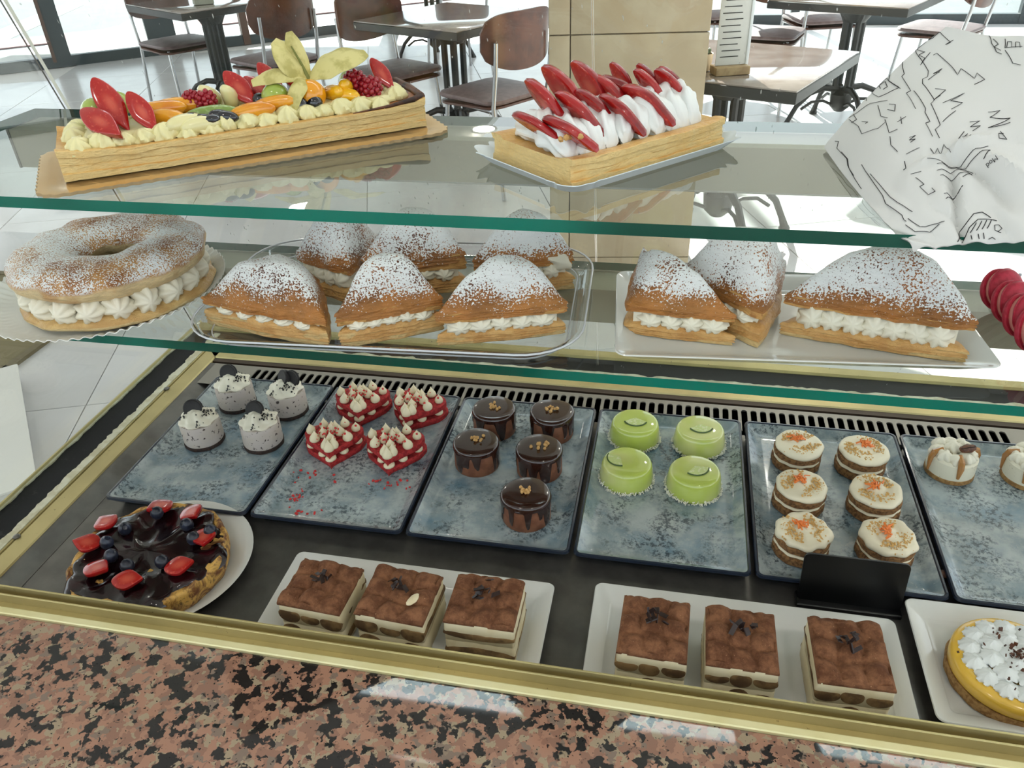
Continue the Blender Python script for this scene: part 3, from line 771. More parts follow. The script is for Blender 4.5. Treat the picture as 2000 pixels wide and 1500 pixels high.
PUFF = m_puff('sugared_puff_pastry', (164, 100, 48), (92, 48, 24), (226, 186, 118), 0.70, 520, edge=(-0.08, 0.10), zr=(0.030, 0.066))
PUFFL = m_puff('puff_pastry_bottom', (222, 174, 108), (200, 146, 82), (236, 202, 140), -1.5)
CHOUX = m_puff('sugared_choux', (196, 142, 82), (150, 94, 48), (232, 206, 156), 0.66, 620, (-0.1, 0.35))
CHOUXL = m_puff('choux_bottom', (222, 186, 124), (204, 160, 100), (232, 204, 150), -1.5)
TARTP = m_puff('baked_tart_pastry', (232, 190, 118), (214, 160, 86), (240, 208, 142), -1.5, edge=(0.5, 0.9), stripe=0.9)
BURNT = mat('burnt_crust', (96, 52, 26), 0.5, n=((46, 24, 14), 60, 0.4, 0.62))

def m_cheese_side():
    t = NT('baked_cheesecake'); v = t.coords()
    c = t.mix(t.ramp(t.noise(v, 46, 5, 0.7, 0.8), 0.40, 0.60), lin((226, 178, 92)), lin((112, 62, 32)))
    c = t.mix(t.ramp(t.noise(v, 60, 4, 0.7), 0.58, 0.7), c, lin((58, 28, 20)))
    t.bump(t.noise(v, 120, 4), 0.5, 0.002)
    return t.pbr(c, 0.5)
CHEESE = m_cheese_side()

# ------------------------------------------------------------------ small shapes reused on many desserts
def heart_outline(s, n=56):
    out = []
    for i in range(n):
        t = TAU * i / n
        x = 16 * math.sin(t) ** 3; y = 13 * math.cos(t) - 5 * math.cos(2 * t) - 2 * math.cos(3 * t) - 0.6 * math.cos(4 * t)
        out.append((x * s / 16, (y + 2.5) * s / 16))
    return out[::-1]

def scale_ring(o, k, z):
    return [(x * k, y * k, z) for x, y in o]

def straw_slice_mesh(L=0.034, W=0.024, T=0.007, name='strawberry_slice'):
    """teardrop slice lying flat, tip towards +y, cut face up"""
    n = 28; o = []
    for i in range(n):
        t = TAU * i / n; r = math.cos(t)
        y = L / 2 * math.sin(t); w = W / 2 * (1 - 0.72 * max(0, math.sin(t)) ** 1.3 - 0.25 * max(0, -math.sin(t)) ** 2)
        o.append((w * math.cos(t), y))
    mb = MB()
    mb.loft([scale_ring(o, 0.55, -T * 0.5), scale_ring(o, 0.9, -T * 0.3), scale_ring(o, 1.0, T * 0.1), scale_ring(o, 0.98, T * 0.42)], True, False, 0)
    mb.loft([scale_ring(o, 0.98, T * 0.42), scale_ring(o, 0.9, T * 0.5), scale_ring(o, 0.4, T * 0.46)], False, True, 1)
    return mb.mesh(name, [STRAW, STRAWC], 50)
SLICE = straw_slice_mesh()
SLICE_S = straw_slice_mesh(0.028, 0.022, 0.006)

def kiss_mesh(r, h, name, m, ridges=0, twist=0.0):
    mb = MB()
    pr = [(0.55, 0.0), (0.93, 0.10), (1.0, 0.26), (0.86, 0.45), (0.58, 0.62), (0.32, 0.76), (0.16, 0.88), (0.05, 1.0)]
    def fn(t, k, rr, z):
        return (rr * (1 + (0.13 * math.cos(ridges * (t + twist * z / h)) if ridges else 0)), z)
    mb.lathe([(a * r, b * h) for a, b in pr], 40 if ridges else 16, fn=fn)
    return mb.mesh(name, m, 60)

def swirl_mesh(r, h, name, m, ridges=7, twist=2.2):
    """soft-serve swirl of piped cream, ridges winding up"""
    mb = MB(); prof = []
    N = 14
    for k in range(N + 1):
        u = k / N
        prof.append((r * (1.0 - 0.72 * u ** 1.8) * (0.86 + 0.14 * math.sin(math.pi * min(1, u * 3))), h * (0.03 + 0.97 * (u ** 0.8))))
    def fn(t, k, rr, z):
        return (rr * (1 + 0.085 * math.cos(ridges * t + twist * TAU * z / h)), z + 0.0012 * math.sin(3 * t))
    mb.lathe(prof, 72, fn=fn)
    return mb.mesh(name, m, 60)

def rosette(mb, c, r, h, seed=0, n=6, M=None):
    """star-tip rosette of piped cream: folded petals winding round the axis"""
    rings = []
    pr = [(0.55, 0.0, 0.10), (0.92, 0.12, 0.16), (1.0, 0.34, 0.20), (0.90, 0.58, 0.22), (0.66, 0.80, 0.22), (0.36, 0.95, 0.16), (0.10, 1.0, 0.05)]
    for k, (a, b, amp) in enumerate(pr):
        ring = []
        for i in range(42):
            t = TAU * i / 42
            rr = a * r * (1 + amp * math.cos(n * (t + 0.16 * k) + seed)) * (1 + 0.08 * math.sin(2 * t + seed * 2))
            q = Vector((rr * math.cos(t), rr * math.sin(t), b * h))
            if M is not None: q = M @ q
            ring.append(q + Vector(c))
        rings.append(ring)
    mb.loft(rings)

def scatter_bits(mb, spots, s, seed=0, flat=0.6):
    rg = random.Random(seed)
    for p in spots:
        k = s * rg.uniform(0.6, 1.4)
        M = Euler((rg.uniform(0, 3), rg.uniform(0, 3), rg.uniform(0, 3))).to_matrix().to_4x4()
        mb.box(p, (k, k * rg.uniform(0.6, 1), k * flat), M=M)

# ------------------------------------------------------------------ the blue trays
TZ = -0.012     # tray floor
DZ = -0.020     # deck
def make_tray():
    t = thing('serving_tray', '', 'tray', group='blue stone-look trays')
    w, d = 0.2008, 0.2985
    def ring(ins, z, r): return [(x, y, z) for x, y in rrect(w - 2 * ins, d - 2 * ins, r, 5)]
    mb = MB(); mb.loft([ring(0.022, DZ, 0.004), ring(0.014, DZ, 0.006), ring(0.003, -0.0065, 0.008), ring(0.0, -0.003, 0.008), ring(0.0008, 0.0, 0.008), ring(0.003, 0.0004, 0.007), ring(0.0042, -0.001, 0.006)], True, False)
    mb.build('rim', NAVY, t)
    mb = MB(); mb.loft([ring(0.0042, -0.001, 0.006), ring(0.014, -0.0095, 0.006), ring(0.018, -0.0116, 0.005), ring(0.024, TZ, 0.004)], False, True)
    mb.build('surface', BLUE, t, smooth=60)
    return t
P = 0.205; ycen = 0.1493
traylab = ['leftmost blue stone-look tray, holding four cookies-and-cream cheesecakes', 'blue stone-look tray holding the red velvet hearts',
           'blue stone-look tray holding five chocolate glazed cakes', 'blue stone-look tray holding four lime green domes',
           'blue stone-look tray holding six carrot cakes', 'rightmost blue stone-look tray, with the pecan cheesecakes']
repeat(make_tray(), [((k - 3) * P + 0.1004, ycen, 0, 0 if k % 2 else math.pi, traylab[k]) for k in range(6)], 0)

# cookies-and-cream mini cheesecakes
def make_oreo():
    t = thing('mini_cheesecake', '', 'cheesecake', group='cookies-and-cream cheesecakes')
    mb = MB(); mb.lathe([(0.0265, 0), (0.0282, 0.001), (0.0284, 0.005), (0.0275, 0.0065)], 40, fn=lambda a, k, r, z: (r * (1 + 0.012 * math.sin(9 * a + k)), z)); mb.build('base', COOKBASE, t)
    mb = MB(); mb.lathe([(0.0272, 0.006), (0.0278, 0.009), (0.0276, 0.035), (0.0262, 0.0385)], 44, fn=lambda a, k, r, z: (r * (1 + 0.008 * math.sin(5 * a + 2 * k)), z)); mb.build('body', OREO, t)
    place('cream_swirl', swirl_mesh(0.0268, 0.0185, 'cream_swirl', CREAM, 7, 0.75), t, (0, 0, 0.0365))
    ck = MB(); ck.lathe([(0.0105, -0.0035), (0.0118, -0.0028), (0.0118, -0.0012), (0.011, -0.0008), (0.011, 0.0008), (0.0118, 0.0012), (0.0118, 0.0028), (0.0105, 0.0035), (0.009, 0.0031), (0.004, 0.0033)], 30)
    place('cookie', ck.mesh('cookie', COOKIE), t, (-0.004, 0.004, 0.0555), (R(66), R(8), R(-14)), None, (1.12, 1.12, 1.12))
    rg = random.Random(3); sp = []
    for k in range(110):
        a = rg.uniform(-1.6, 3.6); r = rg.uniform(0.010, 0.0255)
        sp.append((r * math.cos(a), r * math.sin(a) - 0.001, 0.0375 + 0.0185 * (1.02 - (r / 0.028) ** 2) * 0.92 + 0.001))
    mb = MB(); scatter_bits(mb, sp, 0.0017, 4); mb.build('cookie_crumbs', COOKIE, t, smooth=0, kind='stuff')
    return t
oz = TZ
ocs = repeat(make_oreo(), [
    (-0.5517, 0.2415, oz, R(10), 'cookies-and-cream cheesecake in the tray corner by the gold side rail and grille'),
    (-0.4640, 0.2374, oz, R(-30), 'cookies-and-cream cheesecake topped by two leaning cookies, beside the hearts tray, near the grille'),
    (-0.5552, 0.1482, oz, R(25), 'front cookies-and-cream cheesecake nearest the gold side rail'),
    (-0.4662, 0.1562, oz, R(5), 'front cookies-and-cream cheesecake, nearest the red hearts')], 0)
c2 = [c for c in ocs[1].children if c.name.startswith('cookie') and 'crumb' not in c.name][0].copy(); COL.objects.link(c2); c2.parent = ocs[1]
c2.location = (0.006, 0.010, 0.0555); c2.rotation_euler = (R(70), R(-6), R(20))
COPY_N = [0]

# red velvet hearts
def make_heart():
    t = thing('red_velvet_heart', '', 'cake', group='red velvet hearts')
    o = heart_outline(0.0415)
    def layer(z0, h, k=1.0):
        mb = MB(); mb.loft([[(x + 0.0006 * math.sin(40 * x + 300 * y), y, z) for x, y, z in scale_ring(o, k * a, zz)] for a, zz in ((0.95, z0), (1.0, z0 + 0.0015), (1.0, z0 + h - 0.0015), (0.95, z0 + h))]); return mb
    layer(0, 0.0098, 1.02).build('lower_sponge', REDV, t)
    layer(0.0160, 0.0100, 0.98).build('upper_sponge', REDV, t)
    fm = MB(); fm.blob((0, 0, 0.0043), (0.0070, 0.0070, 0.0044), 12, 7); fme = fm.mesh('filling_dollop', PIPE)
    for k in range(11):
        x, y = o[int(k * 56 / 11)]; place('filling_dollop', fme, t, (x * 0.80, y * 0.80, 0.0085))
    dm = kiss_mesh(0.0072, 0.0175, 'cream_dollop', PIPE)
    rg = random.Random(6); sp = []
    for k in range(11):
        x, y = o[int(k * 56 / 11 + 2) % 56]; q = rg.uniform(0.85, 1.08)
        place('cream_dollop', dm, t, (x * 0.76, y * 0.76, 0.0252), (R(rg.uniform(-8, 8)), R(rg.uniform(-8, 8)), 0), None, (q, q, q))
    for x, y in ((-0.012, 0.006), (0.011, 0.008), (0.0, -0.008), (-0.001, 0.012)):
        place('cream_dollop', dm, t, (x, y, 0.0256))
    for k in range(70):
        x, y = rg.gauss(0, 0.011), rg.gauss(0.003, 0.009); sp.append((x, y, 0.0275 + rg.uniform(0, 0.012)))
    mb = MB(); scatter_bits(mb, sp, 0.0021, 8); mb.build('red_crumbs', REDCR, t, smooth=0, kind='stuff')
    return t
repeat(make_heart(), [
    (-0.3500, 0.2460, TZ, R(12), 'red velvet heart nearest the cookies-and-cream cakes and the grille'),
    (-0.2660, 0.2460, TZ, R(-8), 'red velvet heart nearest the grille on the chocolate cakes side'),
    (-0.3560, 0.1500, TZ, R(14), 'front red velvet heart, left one, towards the cookie cheesecakes'),
    (-0.2680, 0.1490, TZ, R(6), 'front red velvet heart, right one, crumbs on the tray before it')], 0)
rg = random.Random(21); sp = [(-0.372 + rg.gauss(0, 0.006), 0.055 + rg.gauss(0, 0.008), TZ + 0.001) for k in range(14)] + [(-0.262 + rg.gauss(0, 0.016), 0.098 + rg.gauss(0, 0.006), TZ + 0.001) for k in range(16)] + [(-0.372 + rg.gauss(0, 0.02), 0.099 + rg.gauss(0, 0.006), TZ + 0.001) for k in range(14)] + [(-0.36 + rg.gauss(0, .02), 0.03 + rg.gauss(0, .006), TZ + .001) for k in range(8)]
mb = MB(); scatter_bits(mb, sp, 0.0028, 9); o = mb.build('loose_red_crumbs', REDCR, smooth=0, kind='stuff'); tag(o, 'red sponge crumbs scattered on the hearts tray', 'crumbs')

# chocolate glazed cakes
def make_choc(seed, bulge=0.0):
    rg = random.Random(seed)
    t = thing('chocolate_cake', '', 'cake', group='chocolate glazed cakes')
    H = 0.0395; Rr = 0.0305
    mb = MB(); mb.lathe([(Rr * 0.97, 0), (Rr * 1.0, 0.002), (Rr * 0.985, H - 0.005), (Rr * 0.9, H - 0.002)], 48); mb.build('mousse', MOUSSE, t)
    drips = [(rg.uniform(0, TAU), rg.uniform(0.10, 0.26), rg.uniform(0.6, 1.05)) for k in range(13)]
    def edge(a):
        d = 0.16 + 0.05 * math.sin(5 * a + seed)
        for c, w, L in drips:
            q = (a - c + math.pi) % TAU - math.pi
            d = max(d, L * math.exp(-(q / w) ** 4 * 0.9))
        return max(0.0005, H * (1 - min(d, 1.0)))
    n = 120; rings = []
    for r, z in ((0.15, 0.0004), (0.6, 0.0003), (0.9, 0.0), (0.97, -0.0012), (1.02, -0.0035), (1.035, -0.007)):
        rings.append([(Rr * r * (1 + bulge * 0.03 * math.sin(a * 3 + seed)) * math.cos(a), Rr * r * (1 + bulge * 0.03 * math.sin(a * 3 + seed)) * math.sin(a), H + z) for a in (TAU * i / n for i in range(n))])
    for f in (0.3, 0.6, 0.85, 1.0):
        ring = []
        for i in range(n):
            a = TAU * i / n; ze = min(edge(a), H - 0.0085); z = (H - 0.007) + (ze - (H - 0.007)) * f
            q = Rr * (1.035 - 0.003 * f + (0.012 if ze < H * 0.3 else 0) * (f if f < 1 else 0.3))
            if f == 1.0: q = Rr * 0.99
            ring.append((q * math.cos(a), q * math.sin(a), z))
        rings.append(ring)
    mb = MB(); mb.loft(rings[::-1], False, True); mb.build('chocolate_glaze', GANACHE, t, smooth=60)
    sp = [(rg.gauss(0, 0.0040), rg.gauss(0.001, 0.0040), H + 0.0018 + 0.0014 * (k % 2)) for k in range(11)]
    mb = MB()
    for p in sp: mb.blob(p, rg.uniform(0.0018, 0.0027), 6, 4, 0.3, 500, rg.random() * 9)
    mb.build('chopped_nuts', NUT, t, kind='stuff')
    return t
for k, (x, y, l, b) in enumerate([
    (-0.1453, 0.2389, 'chocolate glazed cake nearest the grille, on the red hearts side', 0),
    (-0.0623, 0.2433, 'chocolate glazed cake with a lumpy rim, near the grille beside the lime cakes', 1.4),
    (-0.1520, 0.1588, 'chocolate glazed cake in the middle row, on the red hearts side', 0),
    (-0.0660, 0.1583, 'chocolate glazed cake in the middle row, on the lime cakes side', 0),
    (-0.0669, 0.0670, 'front chocolate glazed cake, nearest the tiramisu', 0.6)]):
    o = make_choc(30 + k * 7, b); o.location = (x, y, TZ); o.rotation_euler = (0, 0, k * 1.9); o['label'] = l

# lime domes
def make_lime(seed, la):
    rg = random.Random(seed)
    t = thing('lime_cake', '', 'cake', group='lime green glazed cakes')
    mb = MB(); mb.lathe([(0.031, 0), (0.0345, 0.0015), (0.0352, 0.006), (0.0345, 0.014), (0.033, 0.022), (0.0318, 0.0265), (0.0300, 0.0287), (0.0275, 0.0297), (0.015, 0.0302), (0.004, 0.0302)], 56); mb.build('glazed_dome', LIMEG, t, smooth=70)
    mb = MB()
    for k in range(260):
        a = rg.uniform(0, TAU); z = abs(rg.gauss(0.0012, 0.0022)); r = 0.0352 + rg.uniform(-0.0005, 0.0016) - z * 0.05
        M = Euler((rg.uniform(-1, 1), rg.uniform(-1, 1), a + rg.uniform(-1, 1))).to_matrix().to_4x4()
        mb.box((r * math.cos(a), r * math.sin(a), z + 0.0006), (0.0036, 0.0011, 0.0008), M=M)
    mb.build('coconut_flakes', COCO, t, smooth=0, kind='stuff')
    n = 14; rr = 0.0165; arc = [(rr * math.cos(math.pi + R(28) + (math.pi - R(56)) * i / n), rr * math.sin(math.pi + R(28) + (math.pi - R(56)) * i / n)) for i in range(n + 1)]
    o = [(0.0, 0.0)] + arc
    mb = MB(); mb.loft([scale_ring(o, 0.96, 0.0), scale_ring(o, 1.0, 0.0008), scale_ring(o, 0.98, 0.0022)]); 
    wd_ = mb.build('lime_wedge', LIMEF, t, (-0.009 if la < R(-30) else 0.0, 0.004, 0.0306), (R(4), 0, la))
    mb = MB(); mb.tube([(x * 1.03, y * 1.03, 0.0012) for x, y in arc], 0.0010, 6); mb.build('rind', LIMER, wd_)
    return t
for k, (x, y, l, la) in enumerate([
    (0.0541, 0.2490, 'lime green cake near the grille, on the chocolate cakes side', R(4)),
    (0.1427, 0.2470, 'lime green cake near the grille, on the carrot cakes side', R(8)),
    (0.0497, 0.1590, 'front lime green cake with its wedge near the left rim, beside the chocolate cakes', R(-48)),
    (0.1362, 0.1550, 'front lime green cake on the carrot cakes side', R(28))]):
    o = make_lime(50 + k, la); o.location = (x, y, TZ); o['label'] = l

# carrot cakes
def make_carrot(seed, wob, tx, ty):
    rg = random.Random(seed)
    t = thing('carrot_cake', '', 'cake', group='small carrot cakes')
    def disc(r, z0, z1, m, nm, a1=0.02, rnd_=0.0015, dx=0.0, dy=0.0, tilt=0.0):
        mb = MB(); mb.lathe([(r * 0.9, z0), (r, z0 + rnd_), (r, z1 - rnd_), (r * 0.9, z1)], 56, (dx, dy, 0), fn=lambda a, k, q, z: (q * (1 + a1 * math.sin(7 * a + seed) * 0.5 + a1 * math.sin(13 * a + seed * 2) * 0.5), z + tilt * q * math.sin(a + seed))); return mb.build(nm, m, t)
    disc(0.0312, 0, 0.0105, CARROT, 'lower_sponge')
    disc(0.0300, 0.0100, 0.0165, FROST, 'cream_filling', 0.035, 0.0028)
    disc(0.0306, 0.0160, 0.0250, CARROT, 'upper_sponge', 0.02, 0.0015, tx * 0.5, ty * 0.5)
    prof = [(0.027, 0.0245), (0.0302, 0.0262), (0.0305, 0.0295), (0.0285, 0.0325), (0.024, 0.0338), (0.018, 0.0336), (0.014, 0.0330), (0.010, 0.0340), (0.006, 0.0352), (0.002, 0.0355)]
    mb = MB(); mb.lathe(prof, 64, (tx, ty, 0), fn=lambda a, k, q, z: (q * (1 + wob * (0.6 * math.sin(4 * a + seed) + 0.5 * math.sin(9 * a + 2 * seed))), z - (wob * 0.03 * max(0, math.sin(3 * a + seed)) if k < 3 else 0) + 0.0008 * math.sin(2 * a + k))); mb.build('frosting', FROST, t, smooth=70)
    sp = []
    for k in range(300):
        a = rg.uniform(0, TAU); r = min(0.0285, max(0.006, rg.gauss(0.0190, 0.0052)))
        if math.sin(a * 2 + seed) > 0.75: continue
        sp.append((tx + r * math.cos(a), ty + r * math.sin(a), 0.0336 - (0.004 if r > 0.026 else 0)))
    mb = MB(); scatter_bits(mb, sp, 0.0019, seed); mb.build('biscuit_crumbs', BISC, t, smooth=0, kind='stuff')
    mb = MB(); cx, cy = tx + rg.uniform(-.003, .004), ty + 0.004
    for k in range(26):
        a = rg.uniform(0, TAU); M = Euler((rg.uniform(-.8, .8), rg.uniform(-.8, .8), a)).to_matrix().to_4x4()
        mb.box((cx + rg.gauss(0, 0.0038), cy + rg.gauss(0, 0.003), 0.0358 + rg.uniform(0, 0.003)), (0.0062, 0.0017, 0.0014), M=M)
    mb.build('carrot_shreds', ORANGE, t, smooth=0, kind='stuff')
    return t
for k, (x, y, l, w, tx, ty) in enumerate([
    (0.2695, 0.2290, 'carrot cake near the grille, on the lime cakes side', 0.02, 0.001, 0),
    (0.3496, 0.2280, 'carrot cake near the grille, on the pecan cheesecakes side', 0.03, 0.002, 0.001),
    (0.2640, 0.1440, 'middle row carrot cake, on the lime cakes side', 0.03, 0.001, 0),
    (0.3530, 0.1480, 'middle row carrot cake, on the pecan cheesecakes side', 0.035, 0, 0.001),
    (0.2587, 0.0620, 'carrot cake with dripping frosting, partly behind the black tag, left', 0.09, 0.001, 0),
    (0.3520, 0.0700, 'carrot cake directly behind the black tag, right one', 0.07, -0.001, 0)]):
    o = make_carrot(70 + k * 3, w, tx, ty); o.location = (x, y, TZ); o.rotation_euler = (0, 0, k * 0.3); o['label'] = l

# pecan cheesecakes
def make_pecan(seed, nut=True):
    rg = random.Random(seed)
    t = thing('pecan_cheesecake', '', 'cheesecake', group='pecan cheesecakes')
    mb = MB(); mb.lathe([(0.028, 0), (0.0298, 0.001), (0.0298, 0.006), (0.029, 0.0068)], 40); mb.build('base', PECBASE, t)
    mb = MB(); mb.lathe([(0.0288, 0.0064), (0.0292, 0.009), (0.0288, 0.028), (0.026, 0.031), (0.01, 0.0315)], 48); mb.build('body', PECB, t)
    for k in range(9):
        a = TAU * k / 9 + 0.3; mb = MB(); rosette(mb, (0, 0, 0), 0.0095, 0.013, k, 5)
        mb.build('cream_petal', CREAM, t, (0.0185 * math.cos(a), 0.0185 * math.sin(a), 0.0275 + 0.0015 * (k % 2)), (R(18) * math.sin(a), -R(18) * math.cos(a), a), 60)
    mb = MB(); rosette(mb, (0, 0, 0), 0.012, 0.014, 2, 6); mb.build('cream_petal', CREAM, t, (-0.002, 0.006, 0.0295), (0, 0, 0), 60)
    for a, L in ((R(-88), 0.016), (R(-165), 0.02), (R(10), 0.018)):
        mb = MB(); c, s = math.cos(a), math.sin(a)
        mb.tube([(0.017 * c, 0.017 * s, 0.040), (0.027 * c, 0.027 * s, 0.035), (0.0298 * c, 0.0298 * s, 0.028), (0.0297 * c, 0.0297 * s, 0.028 - L)], [0.002, 0.0042, 0.004, 0.0018], 8); mb.build('caramel_drip', CARAMEL, t)
    if nut:
        mb = MB(); mb.blob((0, 0, 0), (0.0105, 0.0055, 0.0042), 16, 9, 0.22, 260); po = mb.build('pecan_half', PECAN, t, (0.010, -0.008, 0.045), (R(38), R(-6), R(14)))
        g = MB(); g.tube([(-0.009, 0, 0.0038), (0, 0.0004, 0.0046), (0.009, 0, 0.0036)], 0.0006, 5); g.build('groove', COOKBASE, po)
    return t
o = make_pecan(1); o.location = (0.4619, 0.2390, TZ); o['label'] = 'pecan cheesecake with cream petals and a pecan half, fully in view'
o = make_pecan(2, False); o.location = (0.5540, 0.2400, TZ); o.rotation_euler = (0, 0, R(-30)); o['label'] = 'pecan cheesecake cut off by the right edge of the picture'
mb = MB(); mb.blob((0, 0, 0.004), (0.009, 0.005, 0.004), 10, 6, 0.4, 200)
tag(mb.build('pecan_crumb', PECAN, None, (0.4115, 0.0445, TZ)), 'single pecan crumb lying on the rightmost blue tray', 'crumb')

# ------------------------------------------------------------------ berry cheesecake on its round plate
pt = thing('round_plate', 'round white plate under the berry cheesecake', 'plate', (-0.4775, -0.083, DZ))
mb = MB(); mb.lathe([(0.055, 0.0), (0.061, 0.0005), (0.096, 0.010), (0.103, 0.0135), (0.104, 0.015), (0.102, 0.0152), (0.092, 0.0115)], 72, cap1=False); mb.build('rim', WHITEP, pt, smooth=60)
mb = MB(); mb.lathe([(0.092, 0.0115), (0.074, 0.0055), (0.02, 0.005)], 72, cap0=False); mb.build('well', WHITEP, pt, smooth=60)
bc = thing('berry_cheesecake', 'round burnt cheesecake covered with dark berry glaze, strawberry slices and blueberries', 'cheesecake', (-0.4815, -0.0965, DZ + 0.009))
bc.scale = (0.915, 0.915, 1.0)
def wobr(a): return 1 + 0.010 * math.sin(7 * a) + 0.008 * math.sin(11 * a + 1) + 0.005 * math.sin(23 * a)
mb = MB(); mb.lathe([(0.080, 0), (0.0905, 0.002), (0.0955, 0.012), (0.0965, 0.024), (0.0955, 0.031), (0.0925, 0.0335), (0.088, 0.032), (0.05, 0.030)], 110,
        fn=lambda a, k, r, z: (r * (wobr(a) if k else 1), z - 0.004 + (0.0014 * (math.sin(9 * a) + math.sin(17 * a + 2)) if 3 <= k <= 5 else 0))); mb.build('baked_body', CHEESE, bc, smooth=60)
rings = []
for r in (0.0005, 0.01, 0.02, 0.03, 0.04, 0.05, 0.06, 0.07, 0.078, 0.084, 0.089, 0.0915):
    ring = []
    for i in range(110):
        a = TAU * i / 110; q = r * (1 + (0.05 * math.sin(5 * a + 1) + 0.03 * math.sin(13 * a)) * (r / 0.09) ** 2)
        x, y = q * math.cos(a), q * math.sin(a)
        z = 0.0335 + 0.0055 * nz(x, y, 0.3, 42) + 0.0025 * nz(x, y, 4, 110) - (0.006 if r > 0.091 else (0.002 if r > 0.088 else 0))
        ring.append((x, y, z))
    rings.append(ring)
mb = MB(); mb.loft([[(x * 1.03, y * 1.03, z - 0.003) for x, y, z in r_] for r_ in rings][::-1], False, True); mb.build('berry_glaze', BERRY, bc, smooth=70)
# (image-read positions, dx dy from the cake centre, rotation)
for dx, dy, rz, tl in ((-0.080, 0.033, 60, -8), (-0.026, 0.072, 150, 14), (0.024, 0.068, 235, 12), (0.064, 0.028, 210, 6), (0.060, -0.022, 300, 4), (0.010, -0.054, 290, -4), (-0.039, -0.043, 262, 8), (-0.080, -0.006, 100, 10)):
    place('strawberry_slice', SLICE, bc, (dx, dy, 0.0375), (R(tl), R(rnd.uniform(-8, 8)), R(rz)), None, (1.3, 1.05, 1.0))
bl = MB(); bl.lathe([(0.002, -0.0078), (0.006, -0.0062), (0.0082, -0.002), (0.0082, 0.002), (0.0066, 0.0056), (0.004, 0.0072), (0.0034, 0.0080), (0.0026, 0.0066), (0.0005, 0.0064)], 18); blm = bl.mesh('blueberry', BLUEB)
for dx, dy in ((-0.055, -0.001), (-0.035, -0.021), (-0.004, -0.033), (0.035, -0.020), (-0.047, 0.026), (-0.022, 0.060), (0.030, 0.046), (0.052, 0.024), (0.067, 0.040)):
    place('blueberry', blm, bc, (dx, dy, 0.0385), (R(rnd.uniform(-40, 40)), R(rnd.uniform(-40, 40)), rnd.uniform(0, 6)))

# ------------------------------------------------------------------ white plates with tiramisu, lemon tart plate, black tag
def rect_plate(w, d, label, loc, r=0.008, h=0.018):
    t = thing('white_plate', label, 'plate', loc, 0, 'white rectangular plates')
    def ring(ins, z, rr=None): return [(x, y, z) for x, y in rrect(w - 2 * ins, d - 2 * ins, max(0.003, r - ins * 0.2), 6)]
    mb = MB(); mb.loft([ring(0.03, 0), ring(0.022, 0.0003), ring(0.003, h - 0.003), ring(0, h - 0.001), ring(0.0008, h), ring(0.0035, h - 0.0006), ring(0.018, h - 0.0085)], True, False); mb.build('rim', WHITEP, t, smooth=50)
    mb = MB(); mb.loft([ring(0.018, h - 0.0085), ring(0.022, 0.0062), ring(0.03, 0.0055)], False, True); mb.build('well', WHITEP, t, smooth=50)
    return t
rect_plate(0.308, 0.140, 'white rectangular plate of three tiramisu squares beside the berry cheesecake', (-0.167, -0.1155, DZ))
rect_plate(0.312, 0.145, 'white rectangular plate of three tiramisu squares before the black tag', (0.187, -0.1080, DZ))
rect_plate(0.165, 0.150, 'white square plate under the lemon tart', (0.4405, -0.0775, DZ), 0.009)

